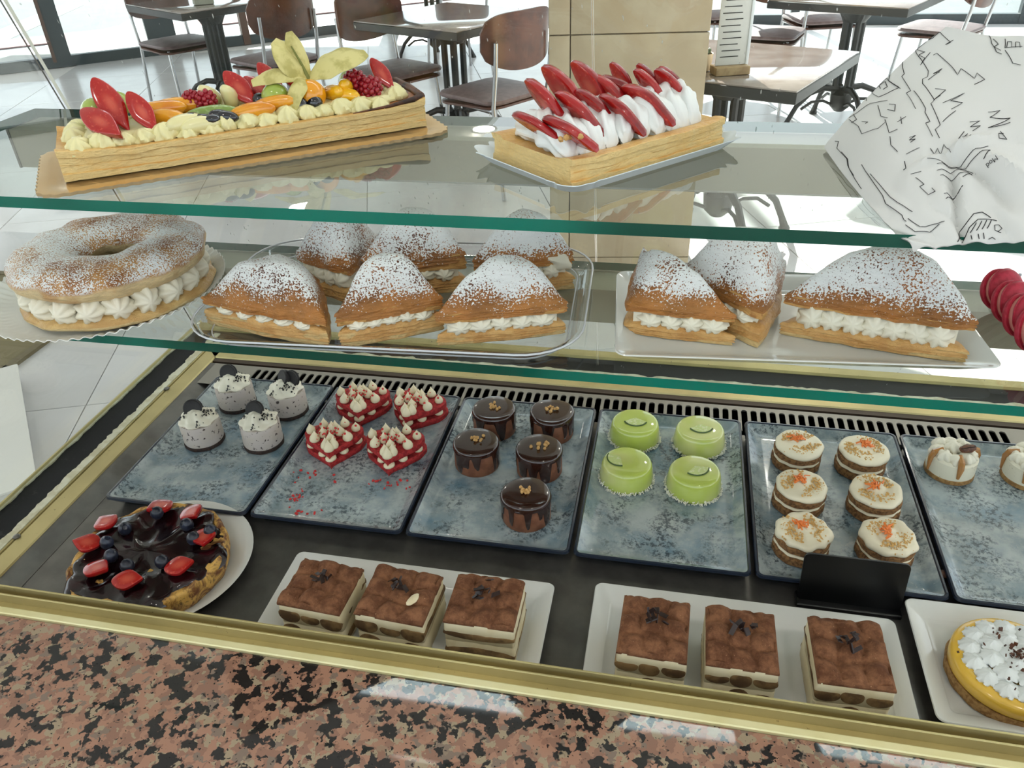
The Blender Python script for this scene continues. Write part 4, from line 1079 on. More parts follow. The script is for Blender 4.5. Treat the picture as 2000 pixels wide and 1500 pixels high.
def make_tira(seed, label, loc, rz, w=0.072, d=0.066, h=0.058, bands=False):
    rg = random.Random(seed)
    t = thing('tiramisu_square', label, 'tiramisu', loc, rz, 'tiramisu squares')
    rows = ((0.0105, 0.0092), (0.0362, 0.0082))
    def slab(z0, z1, nm):
        mb = MB(); n = 14; rings = []
        base = rrect(w, d, 0.003, 3)
        # finely cut outline with slight waviness
        pts = []
        for i in range(len(base)):
            a, b = Vector(base[i]), Vector(base[(i + 1) % len(base)])
            k = max(1, int((b - a).length / 0.005))
            pts += [a + (b - a) * q / k for q in range(k)]
        for z, ins in ((z0, 0.001), (z0 + 0.001, 0), ((z0 + z1) / 2, -0.0004), (z1 - 0.001, 0), (z1, 0.001)):
            rings.append([(x * (1 - 2 * ins / w) + 0.0009 * nz(x, y, z + seed, 90), y * (1 - 2 * ins / d) + 0.0009 * nz(x, y, z - seed, 90), z) for x, y in pts])
        mb.loft(rings); mb.build(nm, MASC, t, smooth=50)
    slab(0.0, 0.0245, 'lower_cream'); slab(0.0243, 0.0525, 'upper_cream')
    for zc, hz in rows:
        n = 1 if bands else 3; ww = w / n
        for k in range(n):
            xc = -w / 2 + ww * (k + 0.5) + rg.uniform(-0.001, 0.001); rings = []
            for y, s in ((-d / 2 - 0.0012, 0.8), (-d / 2 - 0.0007, 0.98), (0, 1.0), (d / 2 + 0.0007, 0.98), (d / 2 + 0.0012, 0.8)):
                ring = []
                for i in range(20):
                    a = TAU * i / 20; ca, sa = math.cos(a), math.sin(a)
                    x = (ww * 0.53 if abs(k - 1) == 1 else ww * 0.47) * s * math.copysign(abs(ca) ** 0.7, ca); z = (0.6 if bands else 1.0) * hz * s * math.copysign(abs(sa) ** 0.8, sa)
                    xx = xc + x
                    if k == 0: xx = max(xx, -w / 2 - 0.0012)
                    if k == n - 1: xx = min(xx, w / 2 + 0.0012)
                    ring.append((xx, y, max(0.0002, zc + z * (0.85 + 0.2 * math.sin(k * 3 + seed)) - 0.0025 * math.cos(math.pi * (xx - xc) / ww) * (1 if zc > 0.02 else -1) + 0.0012 * math.sin(k * 2 + seed))))
                rings.append(ring)
            mb = MB(); mb.loft(rings); mb.build('ladyfinger', SPONGE, t, smooth=60)
    # cocoa top, lumpy
    n = 40; G = []; 
    for i in range(n + 1):
        row = []
        for j in range(n + 1):
            u, v = i / n, j / n; x = (u - 0.5) * (w + 0.0005); y = (v - 0.5) * (d + 0.0005)
            b = abs(math.sin(math.pi * 3 * (u + 0.05 * math.sin(seed + 7 * v)))) ** 0.6 * abs(math.sin(math.pi * 3 * (v + 0.05 * math.sin(seed * 2 + 6 * u)))) ** 0.5 * (0.75 + 0.5 * nz(int(u * 3), int(v * 3), seed * 1.3 + 0.2))
            z = 0.0545 + 0.0080 * b + 0.0015 * nz(x, y, seed, 120)
            e = min(u, v, 1 - u, 1 - v)
            if e < 0.02: z = 0.0525
            row.append((x, y, z))
        G.append(row)
    mb = MB(); mb.grid(G, flip=False); 
    mb.grid([[(x, y, z) for x, y, z in G[0]], [(x, y, 0.0500) for x, y, z in G[0]]]); mb.grid([[(x, y, 0.0500) for x, y, z in G[-1]], G[-1]])
    c0 = [r[0] for r in G]; c1 = [r[-1] for r in G]; mb.grid([[(x, y, 0.0500) for x, y, z in c0], c0]); mb.grid([c1, [(x, y, 0.0500) for x, y, z in c1]])
    # normals up
    mb.build('cocoa_top', COCOA, t, smooth=70)
    sh = MB(); sh.add([(-0.006, -0.002, 0), (0.006, -0.0025, 0.001), (0.0055, 0.002, 0.0028), (-0.005, 0.0025, 0.002), (-0.006, -0.002, 0.0012), (0.006, -0.0025, 0.0022), (0.0055, 0.002, 0.004), (-0.005, 0.0025, 0.0032)],
                      [(3, 2, 1, 0), (4, 5, 6, 7), (0, 1, 5, 4), (1, 2, 6, 5), (2, 3, 7, 6), (3, 0, 4, 7)]); sme = sh.mesh('chocolate_shaving', SHAV, 0)
    for k in range(9):
        place('chocolate_shaving', sme, t, (rg.gauss(0, 0.006), rg.gauss(0.004, 0.005), 0.0600 + 0.0008 * k), (rg.uniform(-0.9, 0.9), rg.uniform(-0.9, 0.9), rg.uniform(0, 6)), None, (rg.uniform(0.5, 1), rg.uniform(0.5, 1), 1))
    return t
pz = DZ + 0.0057
make_tira(1, 'tiramisu square nearest the berry cheesecake', (-0.2510, -0.1270, pz), R(-3), 0.070, 0.063)
make_tira(2, 'tiramisu square with a white gap in its cocoa, middle of the left plate', (-0.1650, -0.1245, pz), R(-3), 0.074, 0.066)
mb = MB(); mb.blob((0, 0, 0), (0.0045, 0.0085, 0.002), 14, 7, 0.3, 160); _t2 = [o for o in COL.objects if o.get('label', '').startswith('tiramisu square with a white gap')][0]; mb.build('bare_cream_patch', MASC, _t2, (0.019, -0.010, 0.0605), (0, 0, R(-20)))
make_tira(3, 'tiramisu square with straight coffee bands, at the right end of its plate', (-0.0750, -0.1185, pz), R(0), 0.072, 0.063, bands=True)
make_tira(4, 'leftmost tiramisu square on the plate before the black tag', (0.0970, -0.1230, pz), R(-2), 0.066, 0.071)
make_tira(5, 'middle tiramisu square on the plate before the black tag', (0.1795, -0.1225, pz), R(0), 0.066, 0.069)
make_tira(6, 'tiramisu square nearest the lemon tart plate', (0.2790, -0.1210, pz), R(1), 0.067, 0.075)

lt = thing('lemon_tart', 'lemon tart with toasted meringue on a crumb base, at the right edge', 'tart', (0.4390, -0.0850, DZ + 0.0057))
mb = MB(); mb.lathe([(0.050, 0), (0.0565, 0.0015), (0.0575, 0.009), (0.0565, 0.0125), (0.05, 0.0125)], 64, fn=lambda a, k, r, z: (r * (1 + 0.01 * math.sin(15 * a)), z)); mb.build('crumb_base', PECBASE, lt)
mb = MB(); mb.lathe([(0.054, 0.012), (0.0562, 0.0145), (0.056, 0.024), (0.0535, 0.0275), (0.048, 0.0285), (0.01, 0.0285)], 64); mb.build('lemon_curd', CURD, lt, smooth=60)
km = kiss_mesh(0.0112, 0.0095, 'meringue', CREAMW, 9, 1.0)
for rr, nn in ((0.0385, 14), (0.0225, 8), (0.007, 3)):
    for k in range(nn):
        a = TAU * k / nn + rr * 40; place('meringue', km, lt, (rr * math.cos(a), rr * math.sin(a), 0.0275 + (0.003 if rr < 0.03 else 0)), (0, 0, a), None, (1.0, 1.0, 0.9))
rg = random.Random(5); mb = MB()
for k in range(70):
    a = rg.uniform(0, TAU); r = abs(rg.gauss(0, 0.022)); scatter_bits(mb, [(r * math.cos(a), r * math.sin(a), 0.0375 + rg.uniform(-0.001, 0.0035))], 0.0026, k, 0.35)
mb.build('toasted_spots', BURNT, lt, smooth=0, kind='stuff')

tg = thing('price_tag', 'blank black price card standing before the carrot cakes', 'price tag', (0.3025, -0.012, DZ))
mb = MB(); o = rrect(0.106, 0.062, 0.006, 5); Mx = Matrix.Rotation(R(82), 4, 'X')
mb.loft([[Mx @ Vector((x, y + 0.036, z)) for x, y in o] for z in (-0.0012, 0.0012)]); mb.build('card', BLACKC, tg, smooth=30)
mb = MB(); mb.rbox((0, 0.002, 0.003), (0.108, 0.02, 0.006), 0.001); mb.build('foot', BLACKC, tg)

# ------------------------------------------------------------------ lower shelf
def puff_shell(P0, P1, P2, z, th, H, seed, pw=0.55, lift=(0, 0, 0), arch=0.5, under=True, n=22, bulge=0.07):
    """triangular pillow of pastry; open front edge is P0-P1"""
    P0, P1, P2 = Vector(P0), Vector(P1), Vector(P2); cen = (P0 + P1 + P2) / 3
    top = {}; bot = {}
    vs = []; fs = []
    def plan(a, b, c):
        q = P0 * a + P1 * b + P2 * c
        e = 4 * (a * b + b * c + c * a) / 3
        out = (q - cen)
        edge = 1 - 27 * a * b * c
        k = 1 + bulge * (e - 0.35) * edge - 0.07 * (a ** 7 + b ** 7 + c ** 7)
        w = 0.0028 * nz(q.x, q.y, seed * 1.7, 55) * edge
        return cen + out * k + out.normalized() * w if out.length > 1e-6 else cen
    for i in range(n + 1):
        for j in range(n + 1 - i):
            a, b = i / n, j / n; c = max(0.0, 1 - a - b)
            q = plan(a, b, c); d = (1 - (1 - min(1.0, 27 * a * b * c)) ** 1.55) ** pw
            lf = lift[0] * a ** 2 + lift[1] * b ** 2 + lift[2] * c ** 2
            zz = z + th + H * d + lf + 0.0035 * nz(q.x, q.y, seed, 38) * (0.3 + d) + 0.0012 * nz(q.x, q.y, seed + 4, 120)
            zb = z + arch * H * d * 0.7 + lf + 0.0015 * nz(q.x, q.y, seed + 9, 60)
            if not under: zb = z + 0.0004
            top[i, j] = len(vs); vs.append((q.x, q.y, zz)); bot[i, j] = len(vs); vs.append((q.x, q.y, min(zb, zz - 0.002)))
    for i in range(n):
        for j in range(n - i):
            fs.append((top[i, j], top[i + 1, j], top[i, j + 1])); fs.append((bot[i, j + 1], bot[i + 1, j], bot[i, j]))
            if j < n - i - 1:
                fs.append((top[i + 1, j], top[i + 1, j + 1], top[i, j + 1])); fs.append((bot[i, j + 1], bot[i + 1, j + 1], bot[i + 1, j]))
    loop = [(i, 0) for i in range(n)] + [(n - k, k) for k in range(n)] + [(0, n - k) for k in range(n)]
    lv = [(0.10, 0.0016, 0), (0.26, 0.0026, 0), (0.30, 0.0006, 1), (0.46, 0.0024, 1), (0.50, 0.0004, 2), (0.66, 0.0026, 2), (0.70, 0.0008, 3), (0.90, 0.0018, 3)]
    prev = top
    for f, off, lay in lv:
        cur = {}
        for k in loop:
            t, b = Vector(vs[top[k]]), Vector(vs[bot[k]]); m = t + (b - t) * f; o = Vector((m.x - cen.x, m.y - cen.y, 0)).normalized()
            m += o * (off + 0.0022 * nz(m.x, m.y, seed + lay * 5, 70)); m.z += 0.0012 * nz(m.x, m.y, seed + lay * 3, 60)
            cur[k] = len(vs); vs.append(tuple(m))
        for a, b in zip(loop, loop[1:] + loop[:1]): fs.append((prev[b], prev[a], cur[a], cur[b]))
        prev = cur
    for a, b in zip(loop, loop[1:] + loop[:1]): fs.append((prev[b], prev[a], bot[a], bot[b]))
    mb = MB(); mb.add(vs, fs); return mb

def puff(label, P0, P1, P2, seed, gap=0.017, H=0.040, th=0.009, zb=0.0, tilt=(0, 0, 0), nros=5, lift=(0, 0, 0), z0=None, cream=0.0115, pw=0.9, bt=0.016):
    c = (Vector(P0) + Vector(P1) + Vector(P2)) / 3
    t = thing('cream_puff_triangle', label, 'pastry', (c.x, c.y, (ZL + 0.0016 if z0 is None else z0) + zb), 0, 'puff pastry triangles filled with cream')
    t.rotation_euler = tilt
    q0, q1, q2 = Vector(P0) - c, Vector(P1) - c, Vector(P2) - c
    k = 1.0
    puff_shell(q0, q1, q2, 0.0, bt, 0.004, seed, 0.5, under=False).build('bottom_pastry', PUFFL, t, smooth=50)
    puff_shell(q0 * k, q1 * k, q2 * k, bt + gap, th, H, seed + 3, pw, lift).build('top_pastry', PUFF, t, smooth=50)
    d = q1 - q0; nrm = Vector((d.y, -d.x)).normalized()
    if nrm.dot(q0) < 0: nrm = -nrm
    for i in range(nros):
        f = 0.14 + 0.72 * (i + 0.5) / nros
        p = q0 + d * f - nrm * 0.009
        hg = max(gap * 0.62 + 0.002, 0.0065)
        mb = MB(); rosette(mb, (0, 0, 0), 1.0, 0.017, i + seed, 7, Matrix.Diagonal((min(cream, d.length * 0.40 / nros + 0.003), hg, 1)))
        ro = mb.build('cream_rosette', CREAM, t, (p.x - nrm.x * 0.004, p.y - nrm.y * 0.004, bt + gap * 0.5), (0, 0, 0), 60)
        ro.rotation_euler = (Matrix((Vector((-nrm.y, nrm.x, 0)), Vector((0, 0, 1)), Vector((nrm.x, nrm.y, 0)))).transposed() @ Matrix.Rotation(rnd.uniform(-0.1, 0.1), 3, 'X')).to_euler()
    # bed of cream further in
    mb = MB(); mb.loft([[((q0 * a + q1 * b + q2 * e).x * s, (q0 * a + q1 * b + q2 * e).y * s, z) for a, b, e in [(1 - i / 8, i / 8, 0) for i in range(8)] + [(0, 1 - i / 8, i / 8) for i in range(8)] + [(i / 8, 0, 1 - i / 8) for i in range(8)]] for s, z in ((0.7, bt - 0.002), (0.78, bt), (0.78, bt + gap), (0.68, bt + 0.006 + gap))])
    mb.build('cream_bed', CREAM, t)
    return t

# clear plastic tray with six triangles
def loft_tray(name, label, cat, w, d, r, loc, rz, prof, m, group=None, nn=8):
    t = thing(name, label, cat, loc, rz, group)
    def ring(ins, z): return [(x, y, z) for x, y in rrect(w - 2 * ins, d - 2 * ins, max(0.004, r - ins), nn)]
    k = len(prof) - 2
    mb = MB(); mb.loft([ring(*q) for q in prof[:k]], False, False); mb.build('rim', m, t, smooth=50)
    mb = MB(); mb.loft([ring(*q) for q in prof[k - 1:]], False, True); mb.build('base', m, t, smooth=50)
    return t
RIMP = mat('plastic_rim_edge', (214, 216, 220), 0.12, spec=0.8)
t = loft_tray('clear_tray', 'clear plastic tray under the six sugared puff triangles', 'tray', 0.425, 0.268, 0.065, (-0.212, 0.110, ZL + 0.0006), R(3.0), [(0.0, 0.016), (0.003, 0.0175), (0.007, 0.0165), (0.016, 0.004), (0.022, 0.0012), (0.03, 0.0008)], CLEARP)
for ins, z, rr in ((0.001, 0.0175, 0.0011), (0.0185, 0.003, 0.0008)):
    mb = MB(); mb.tube([(x, y, z) for x, y in rrect(0.425 - 2 * ins, 0.268 - 2 * ins, 0.065 - ins, 8)], rr, 6, closed=True); mb.build('bead', RIMP, t)
puff('sugared puff triangle at the left end of the clear tray, next to the ring pastry', (-0.418, 0.028), (-0.250, -0.004), (-0.305, 0.098), 1.0, 0.006, 0.044, 0.009, bt=0.019)
puff('middle front puff triangle, golden with thick open layers', (-0.246, -0.004), (-0.143, 0.052), (-0.222, 0.100), 2.0, 0.007, 0.042, 0.016, bt=0.019)
puff('front puff triangle at the right of the clear tray, wide cream rosettes showing', (-0.150, 0.014), (-0.012, 0.062), (-0.082, 0.118), 3.0, 0.013, 0.042, 0.013, nros=5, bt=0.013, cream=0.0135)
puff('tall dark puff triangle at the far left of the clear tray, behind the others', (-0.345, 0.125), (-0.262, 0.092), (-0.262, 0.190), 4.0, 0.018, 0.044, 0.014, nros=4, bt=0.018)
puff('puff triangle behind the middle front one, arched open side facing us', (-0.262, 0.110), (-0.140, 0.142), (-0.205, 0.205), 5.0, 0.012, 0.042, 0.022, nros=4, bt=0.018)
puff('puff triangle at the far right of the clear tray, cream bursting from its tip', (-0.138, 0.128), (-0.020, 0.166), (-0.085, 0.225), 6.0, 0.014, 0.040, 0.016, nros=4, bt=0.018)

_b3 = [o for o in COL.objects if o.get('label', '').startswith('puff triangle at the far right')][0]
mb = MB(); mb.blob((0, 0, 0), (0.017, 0.012, 0.011), 24, 14, 0.5, 150, 3.0); mb.build('cream_burst', CREAM, _b3, (0.040, -0.006, 0.036), (0, R(10), R(18)), 60)
# white plate with three triangles
pl2 = rect_plate(0.352, 0.190, 'white plate on the lower shelf under three large puff triangles', (0.2065, 0.1085, ZL + 0.0006), 0.012, 0.017)
pl2.rotation_euler = (0, 0, R(4.5))
pw_ = ZL + 0.0063
puff('small puff triangle with one corner curling up, left on the white plate', (0.042, 0.062), (0.156, 0.050), (0.052, 0.138), 7.0, 0.014, 0.034, 0.010, bt=0.012, z0=pw_, lift=(0, 0, 0.030), nros=4, cream=0.0125)
puff('puff triangle with a corner pointing at us, middle of the white plate', (0.092, 0.128), (0.176, 0.046), (0.206, 0.150), 8.0, 0.010, 0.046, 0.022, bt=0.022, z0=pw_, nros=4)
puff('largest puff triangle with a long row of cream rosettes, right on the white plate', (0.190, 0.082), (0.370, 0.046), (0.310, 0.158), 9.0, 0.020, 0.046, 0.013, bt=0.014, z0=pw_, nros=7, cream=0.0145)

# ring pastry on a fluted paper plate
fp = thing('paper_plate', 'fluted white paper plate under the ring pastry', 'plate', (-0.577, 0.088, ZL + 0.0006))
def flute(a, k, r, z):
    return (r * (1 + (0.004 * math.sin(72 * a) if r > 0.12 else 0)), z + (0.0016 * math.sin(72 * a) * (1 if r > 0.118 else 0)))
mb = MB(); mb.lathe([(0.138, 0.0112), (0.1375, 0.0120), (0.132, 0.0095), (0.12, 0.0045), (0.112, 0.0015), (0.1, 0.0008)], 432, fn=flute, cap0=False, cap1=False); mb.build('fluted_rim', PAPERW, fp, smooth=60)
mb = MB(); mb.lathe([(0.1, 0.0008), (0.02, 0.0008)], 432, cap0=False); mb.build('base', PAPERW, fp)
rp_ = thing('ring_pastry', 'sugar-dusted choux ring filled with whipped cream', 'pastry', (-0.553, 0.082, ZL + 0.0018))
def torus_part(Rm, rx, z0, z1, lump, seed, k0, k1):
    rings = []; n = 130; m = 20
    for j in range(m + 1):
        a = k0 + (k1 - k0) * j / m; ring = []
        for i in range(n):
            t_ = TAU * i / n; lf = 1 + lump * (0.6 * math.sin(6 * t_ + seed) + 0.5 * math.sin(11 * t_ + 2 * seed))
            rr = Rm * (1 + 0.03 * math.sin(2 * t_ + 0.5)) + rx * lf * math.cos(a); zz = z0 + (z1 - z0) * (0.5 + 0.5 * math.sin(a)) * (1 + 0.5 * lump * math.sin(5 * t_ + seed))
            d = 0.004 * nz(rr * math.cos(t_), rr * math.sin(t_), zz + seed, 45)
            ring.append(((rr + d) * math.cos(t_), (rr + d) * math.sin(t_), zz + 0.6 * d))
        rings.append(ring)
    rings.append(rings[0])
    mb = MB(); mb.loft(rings, False, False); return mb
torus_part(0.070, 0.036, 0.0, 0.020, 0.05, 1.0, -math.pi, math.pi).build('bottom_ring', CHOUXL, rp_, smooth=70)
torus_part(0.068, 0.038, 0.030, 0.073, 0.06, 2.6, -math.pi, math.pi).build('top_ring', CHOUX, rp_, smooth=70)
for k in range(20):
    a = TAU * k / 20; mb = MB(); rosette(mb, (0, 0, 0), 0.0155, 0.026, k, 7)
    rr = 0.0800; ro = mb.build('cream_rosette', CREAM, rp_, (rr * math.cos(a), rr * math.sin(a), 0.0265), (0, 0, 0), 60)
    ro.rotation_euler = Matrix((Vector((-math.sin(a), math.cos(a), 0)), Vector((0, 0, 1)), Vector((math.cos(a), math.sin(a), 0)))).transposed().to_euler()
for k in range(9):
    a = TAU * k / 9; mb = MB(); rosette(mb, (0, 0, 0), 0.015, 0.024, k, 6)
    mb.build('cream_rosette', CREAM, rp_, (0.054 * math.cos(a), 0.054 * math.sin(a), 0.0135), (0, 0, a), 60)

# macarons on a clear patterned tray
mt_ = loft_tray('clear_tray', 'embossed clear plastic tray under the pink macarons, at the right edge', 'tray', 0.13, 0.245, 0.012, (0.4900, 0.119, ZL + 0.0006), R(-5), [(0.0, 0.012), (0.002, 0.013), (0.004, 0.0125), (0.010, 0.004), (0.014, 0.0012), (0.02, 0.0008)], CLEARP)
mb = MB()
o = rrect(0.13 - 0.004, 0.245 - 0.004, 0.011, 8); per = []
for i in range(len(o)):
    a, b = Vector(o[i]), Vector(o[(i + 1) % len(o)]); k = max(1, int((b - a).length / 0.006)); per += [a + (b - a) * q / k for q in range(k)]
for q in per: mb.blob((q.x, q.y, 0.0132), 0.0021, 6, 4)
mb.build('beaded_edge', RIMP, mt_, kind='stuff')
def make_macaron():
    t = thing('macaron', '', 'macaron', group='pink macarons')
    pr = [(0.006, 0.0128), (0.014, 0.0118), (0.0195, 0.0092), (0.0215, 0.0062), (0.0212, 0.0047), (0.0222, 0.0041), (0.0218, 0.0030), (0.019, 0.0028)]
    for s in (1, -1):
        mb = MB(); mb.lathe([(r, z * s) for r, z in (pr[::-1] if s > 0 else pr)], 40, fn=lambda a, k, r, z: (r * (1 + (0.012 * math.sin(31 * a) if abs(z) < 0.005 else 0)), z)); mb.build('shell', MACA, t, smooth=60)
    mb = MB(); mb.lathe([(0.0185, -0.003), (0.0198, -0.001), (0.0198, 0.001), (0.0185, 0.003)], 32); mb.build('filling', MACF, t)
    return t
mlab = ['pink macaron farthest from us in the leaning row', 'second pink macaron from the far end of the row', 'third pink macaron from the far end of the row', 'fourth pink macaron from the far end, partly out of frame', 'fifth pink macaron, lying nearest us at the right edge']
mcs = repeat(make_macaron(), [(0.4270 + 0.002 * k, 0.178 - 0.0285 * k, ZL + 0.0245, 0, mlab[k]) for k in range(5)], 0)
for k, m in enumerate(mcs): m.rotation_euler = (R(64 + 2 * k), R(4), R(30 + 3 * k))

# ------------------------------------------------------------------ upper shelf: fruit tart on a gold board
A1 = R(36.5)
gb = thing('cake_board', 'gold scalloped cake board under the long fruit tart', 'cake board', (-0.3590, 0.1050, ZT + 0.0006), A1)
def board_outline(w, d, r, ins, wave):
    o = rrect(w - 2 * ins, d - 2 * ins, r, 10); pts = []
    for i in range(len(o)):
        a, b = Vector(o[i]), Vector(o[(i + 1) % len(o)]); k = max(1, int((b - a).length / 0.0016)); pts += [a + (b - a) * q / k for q in range(k)]
    out = []; s = 0
    for i, p in enumerate(pts):
        q = pts[(i + 1) % len(pts)]; t_ = (q - p).normalized(); nn = Vector((t_.y, -t_.x)); out.append(p + nn * wave * math.sin(TAU * s / 0.0115)); s += (q - p).length
    return out
def rg3(o, z): return [(p.x, p.y, z) for p in o]
bw, bd = 0.398, 0.158
o0, o1, o2 = board_outline(bw, bd, 0.022, 0, 0.0011), board_outline(bw, bd, 0.022, 0.012, 0), board_outline(bw, bd, 0.022, 0.016, 0)
m_ = len(o0)
def resamp(o, n): return [o[int(i * len(o) / n)] for i in range(n)]
o1, o2 = resamp(o1, m_), resamp(o2, m_)
mb = MB(); mb.loft([rg3(o0, 0.0005), rg3(o0, 0.0035)], True, False); mb.build('cardboard_edge', KRAFT, gb, smooth=30)
mb = MB(); mb.loft([rg3(o0, 0.0035), rg3(o1, 0.0038), rg3(o2, 0.0028), ], False, True); mb.build('gold_face', GOLDB, gb, smooth=30)

ft = thing('fruit_tart', 'long puff pastry tart with custard, strawberries, grapes, apricots, berries and a physalis', 'tart', (-0.3575, 0.1085, ZT + 0.0040), A1)
def log_shell(L, W, H, seed, end=0.006, layers=4):
    """long pastry slab with flaky layered sides, rim raised, ends higher"""
    n = 90; rings = []
    for i in range(n + 1):
        u = -1 + 2 * i / n; x = L / 2 * u; h = H + end * abs(u) ** 6 + 0.0008 * nz(x, seed, 0, 40); w = W / 2 * (1 - 0.03 * abs(u) ** 8)
        side = []
        for s in (-1, 1):
            q = []
            for k in range(layers):
                za, zb = [h * (q / layers) + (0.0016 * nz(x, q * 5.5, seed + s, 30) if 0 < q < layers else 0) for q in (k, k + 1)]
                off = 0.0022 * nz(x, k * 7.7 + s, seed, 40) + 0.0008 * nz(x, k * 3.1, seed + s, 130) + (0.0012 if k in (0, layers - 1) else -0.0008)
                q += [(s * (w + off), za + 0.0004), (s * (w + off), zb - 0.0005), (s * (w + off - 0.0005), zb)]
            side.append(q)
        top = [(-w * 0.93, h + 0.0004), (-w * 0.80, h - 0.0006), (-w * 0.7, h - 0.003), (w * 0.7, h - 0.003), (w * 0.80, h - 0.0006), (w * 0.93, h + 0.0004)]
        prof = [(-w * 0.9, 0.0)] + side[0] + top + side[1][::-1] + [(w * 0.9, 0.0)]
        rings.append([(x + 0.0015 * nz(y, z * 6, seed + u, 60) * (1 if abs(u) > 0.99 else 0), y, max(0.0, z)) for y, z in prof])
    mb = MB(); mb.loft(rings[::-1]); return mb
log_shell(0.356, 0.098, 0.0235, 3.0).build('pastry_case', TARTP, ft, smooth=35)
# browned far end
mb = MB(); G = [[(0.135 + 0.045 * i / 8, -0.044 + 0.090 * j / 10, 0.0250 + 0.0068 * (i / 8) ** 3 + 0.0012 * nz(i * 0.01, j * 0.01, 1, 120)) for j in range(11)] for i in range(9)]
mb.grid(G, flip=True); mb.build('browned_end', mat('browned_pastry', (150, 88, 44), 0.4, n=((58, 34, 26), 40, 0.42, 0.58)), ft, smooth=60)
mb = MB(); mb.tube([(0.10, -0.0475, 0.0238), (0.14, -0.048, 0.0262), (0.166, -0.0475, 0.0292), (0.1765, -0.043, 0.0304), (0.178, 0.0, 0.0306), (0.1765, 0.043, 0.0304), (0.166, 0.0475, 0.0292), (0.13, 0.048, 0.0258)], [0.0006, 0.0016, 0.003, 0.0042, 0.0044, 0.0042, 0.003, 0.0008], 10)
mb.build('burnt_rim', BURNT, ft, smooth=60)
# custard piping
cm_ = MB(); rosette(cm_, (0, 0, 0), 0.0115, 0.0155, 0, 7); cme = cm_.mesh('custard_shell', CUSTARD, 60)
for k in range(16):
    s = -0.158 + 0.0193 * k
    place('custard_shell', cme, ft, (s, -0.0335, 0.0205), (R(14), 0, k * 1.3), None, (0.95, 1.15, 1.0 + 0.15 * math.sin(k * 2)))
    place('custard_shell', cme, ft, (s, 0.0335, 0.0205), (R(-14), 0, k * 1.1), None, (0.95, 1.15, 1.05))
place('custard_shell', cme, ft, (-0.160, 0.0, 0.0215), (0, R(-10), 0)); place('custard_shell', cme, ft, (-0.160, 0.02, 0.0215), (0, R(-10), 1)); place('custard_shell', cme, ft, (0.158, 0.0, 0.0235), (0, R(10), 0.4)); place('custard_shell', cme, ft, (0.156, -0.02, 0.0235), (0, R(10), 1.4))
mb = MB(); mb.rbox((0, 0, 0.027), (0.31, 0.058, 0.010), 0.004); mb.build('custard_bed', CUSTARD, ft)
def fruit(name, me, s, w, z, rot, sc=None): return place(name, me, ft, (s, w, z), tuple(R(q) for q in rot), None, sc)
g_ = MB(); g_.blob((0, 0, 0), (0.0125, 0.0125, 0.015), 20, 14); gme = g_.mesh('grape', GRAPE)
fruit('grape', gme, -0.138, 0.016, 0.0455, (80, 20, 20)); fruit('grape', gme, -0.118, 0.032, 0.046, (80, 0, 60)); fruit('grape', gme, 0.032, -0.006, 0.041, (70, 10, 10), (1.15, 1.15, 1.0)); fruit('grape', gme, 0.118, 0.022, 0.040, (80, 0, 0))
BIGS = straw_slice_mesh(0.050, 0.031, 0.010)
def blade(a, nxy):
    """slice orientation: tip runs along a, cut face looks towards nxy"""
    a = Vector(a).normalized(); n = Vector((nxy[0], nxy[1], -(a.x * nxy[0] + a.y * nxy[1]) / a.z)).normalized(); b = a.cross(n)
    return Matrix((b, a, n)).transposed()
for s, w, z, a, nxy, k in ((-0.133, -0.026, 0.041, (0.85, -0.35, -0.30), (0.05, -0.5), 1.15), (-0.122, 0.0, 0.051, (0.55, -0.25, -0.72), (0.55, -0.60), 1.2), (-0.096, -0.017, 0.044, (0.58, -0.30, -0.62), (0.35, -0.8), 1.0),
                           (0.002, 0.016, 0.047, (0.65, -0.3, -0.5), (0.15, -0.6), 1.05), (0.022, 0.022, 0.044, (0.6, -0.2, -0.3), (0.2, -0.5), 0.9), (0.036, 0.030, 0.049, (0.6, -0.3, -0.6), (0.4, -0.6), 0.95), (0.058, 0.034, 0.049, (0.5, -0.3, -0.7), (0.4, -0.6), 0.8), (0.150, 0.004, 0.046, (0.62, -0.2, -0.75), (0.45, -0.7), 0.85)):
    o = fruit('strawberry_slice', BIGS, s, w, z, (0, 0, 0), (k * 0.68, k, k)); o.rotation_euler = (Matrix.Rotation(-A1, 3, 'Z') @ blade(a, nxy)).to_euler()
def crescent(L, r, m, name):
    mb = MB(); N = 12; pts = [(L / 2 * math.sin(R(-60 + 120 * i / N)) / math.sin(R(60)), L * 0.32 * (1 - math.cos(R(-60 + 120 * i / N))), 0) for i in range(N + 1)]
    mb.tube(pts, [max(0.0015, r * math.sin(math.pi * (i + 0.6) / (N + 1.2)) ** 0.55) for i in range(N + 1)], 12); return mb.mesh(name, m, 60)
AP = crescent(0.046, 0.0085, APRI, 'apricot_slice'); MG = crescent(0.032, 0.0085, MANGO, 'mango_slice'); PE = crescent(0.038, 0.0085, PEARM, 'pear_slice'); KW = crescent(0.040, 0.008, KIWI, 'kiwi_slice')
for s, w, z, r in ((-0.078, 0.012, 0.040, (20, 0, 170)), (-0.064, 0.018, 0.040, (10, 0, 175)), (-0.078, -0.008, 0.036, (10, 0, 150)), (0.003, -0.024, 0.0345, (0, 8, 165)), (0.026, -0.018, 0.037, (0, 10, 160))): fruit('apricot_slice', AP, s, w, z, r)
for s, w, z, r in ((0.092, -0.008, 0.038, (20, 10, 110)), (0.106, -0.004, 0.041, (10, 20, 80)), (0.102, -0.016, 0.035, (0, 0, 140))): fruit('mango_slice', MG, s, w, z, r)
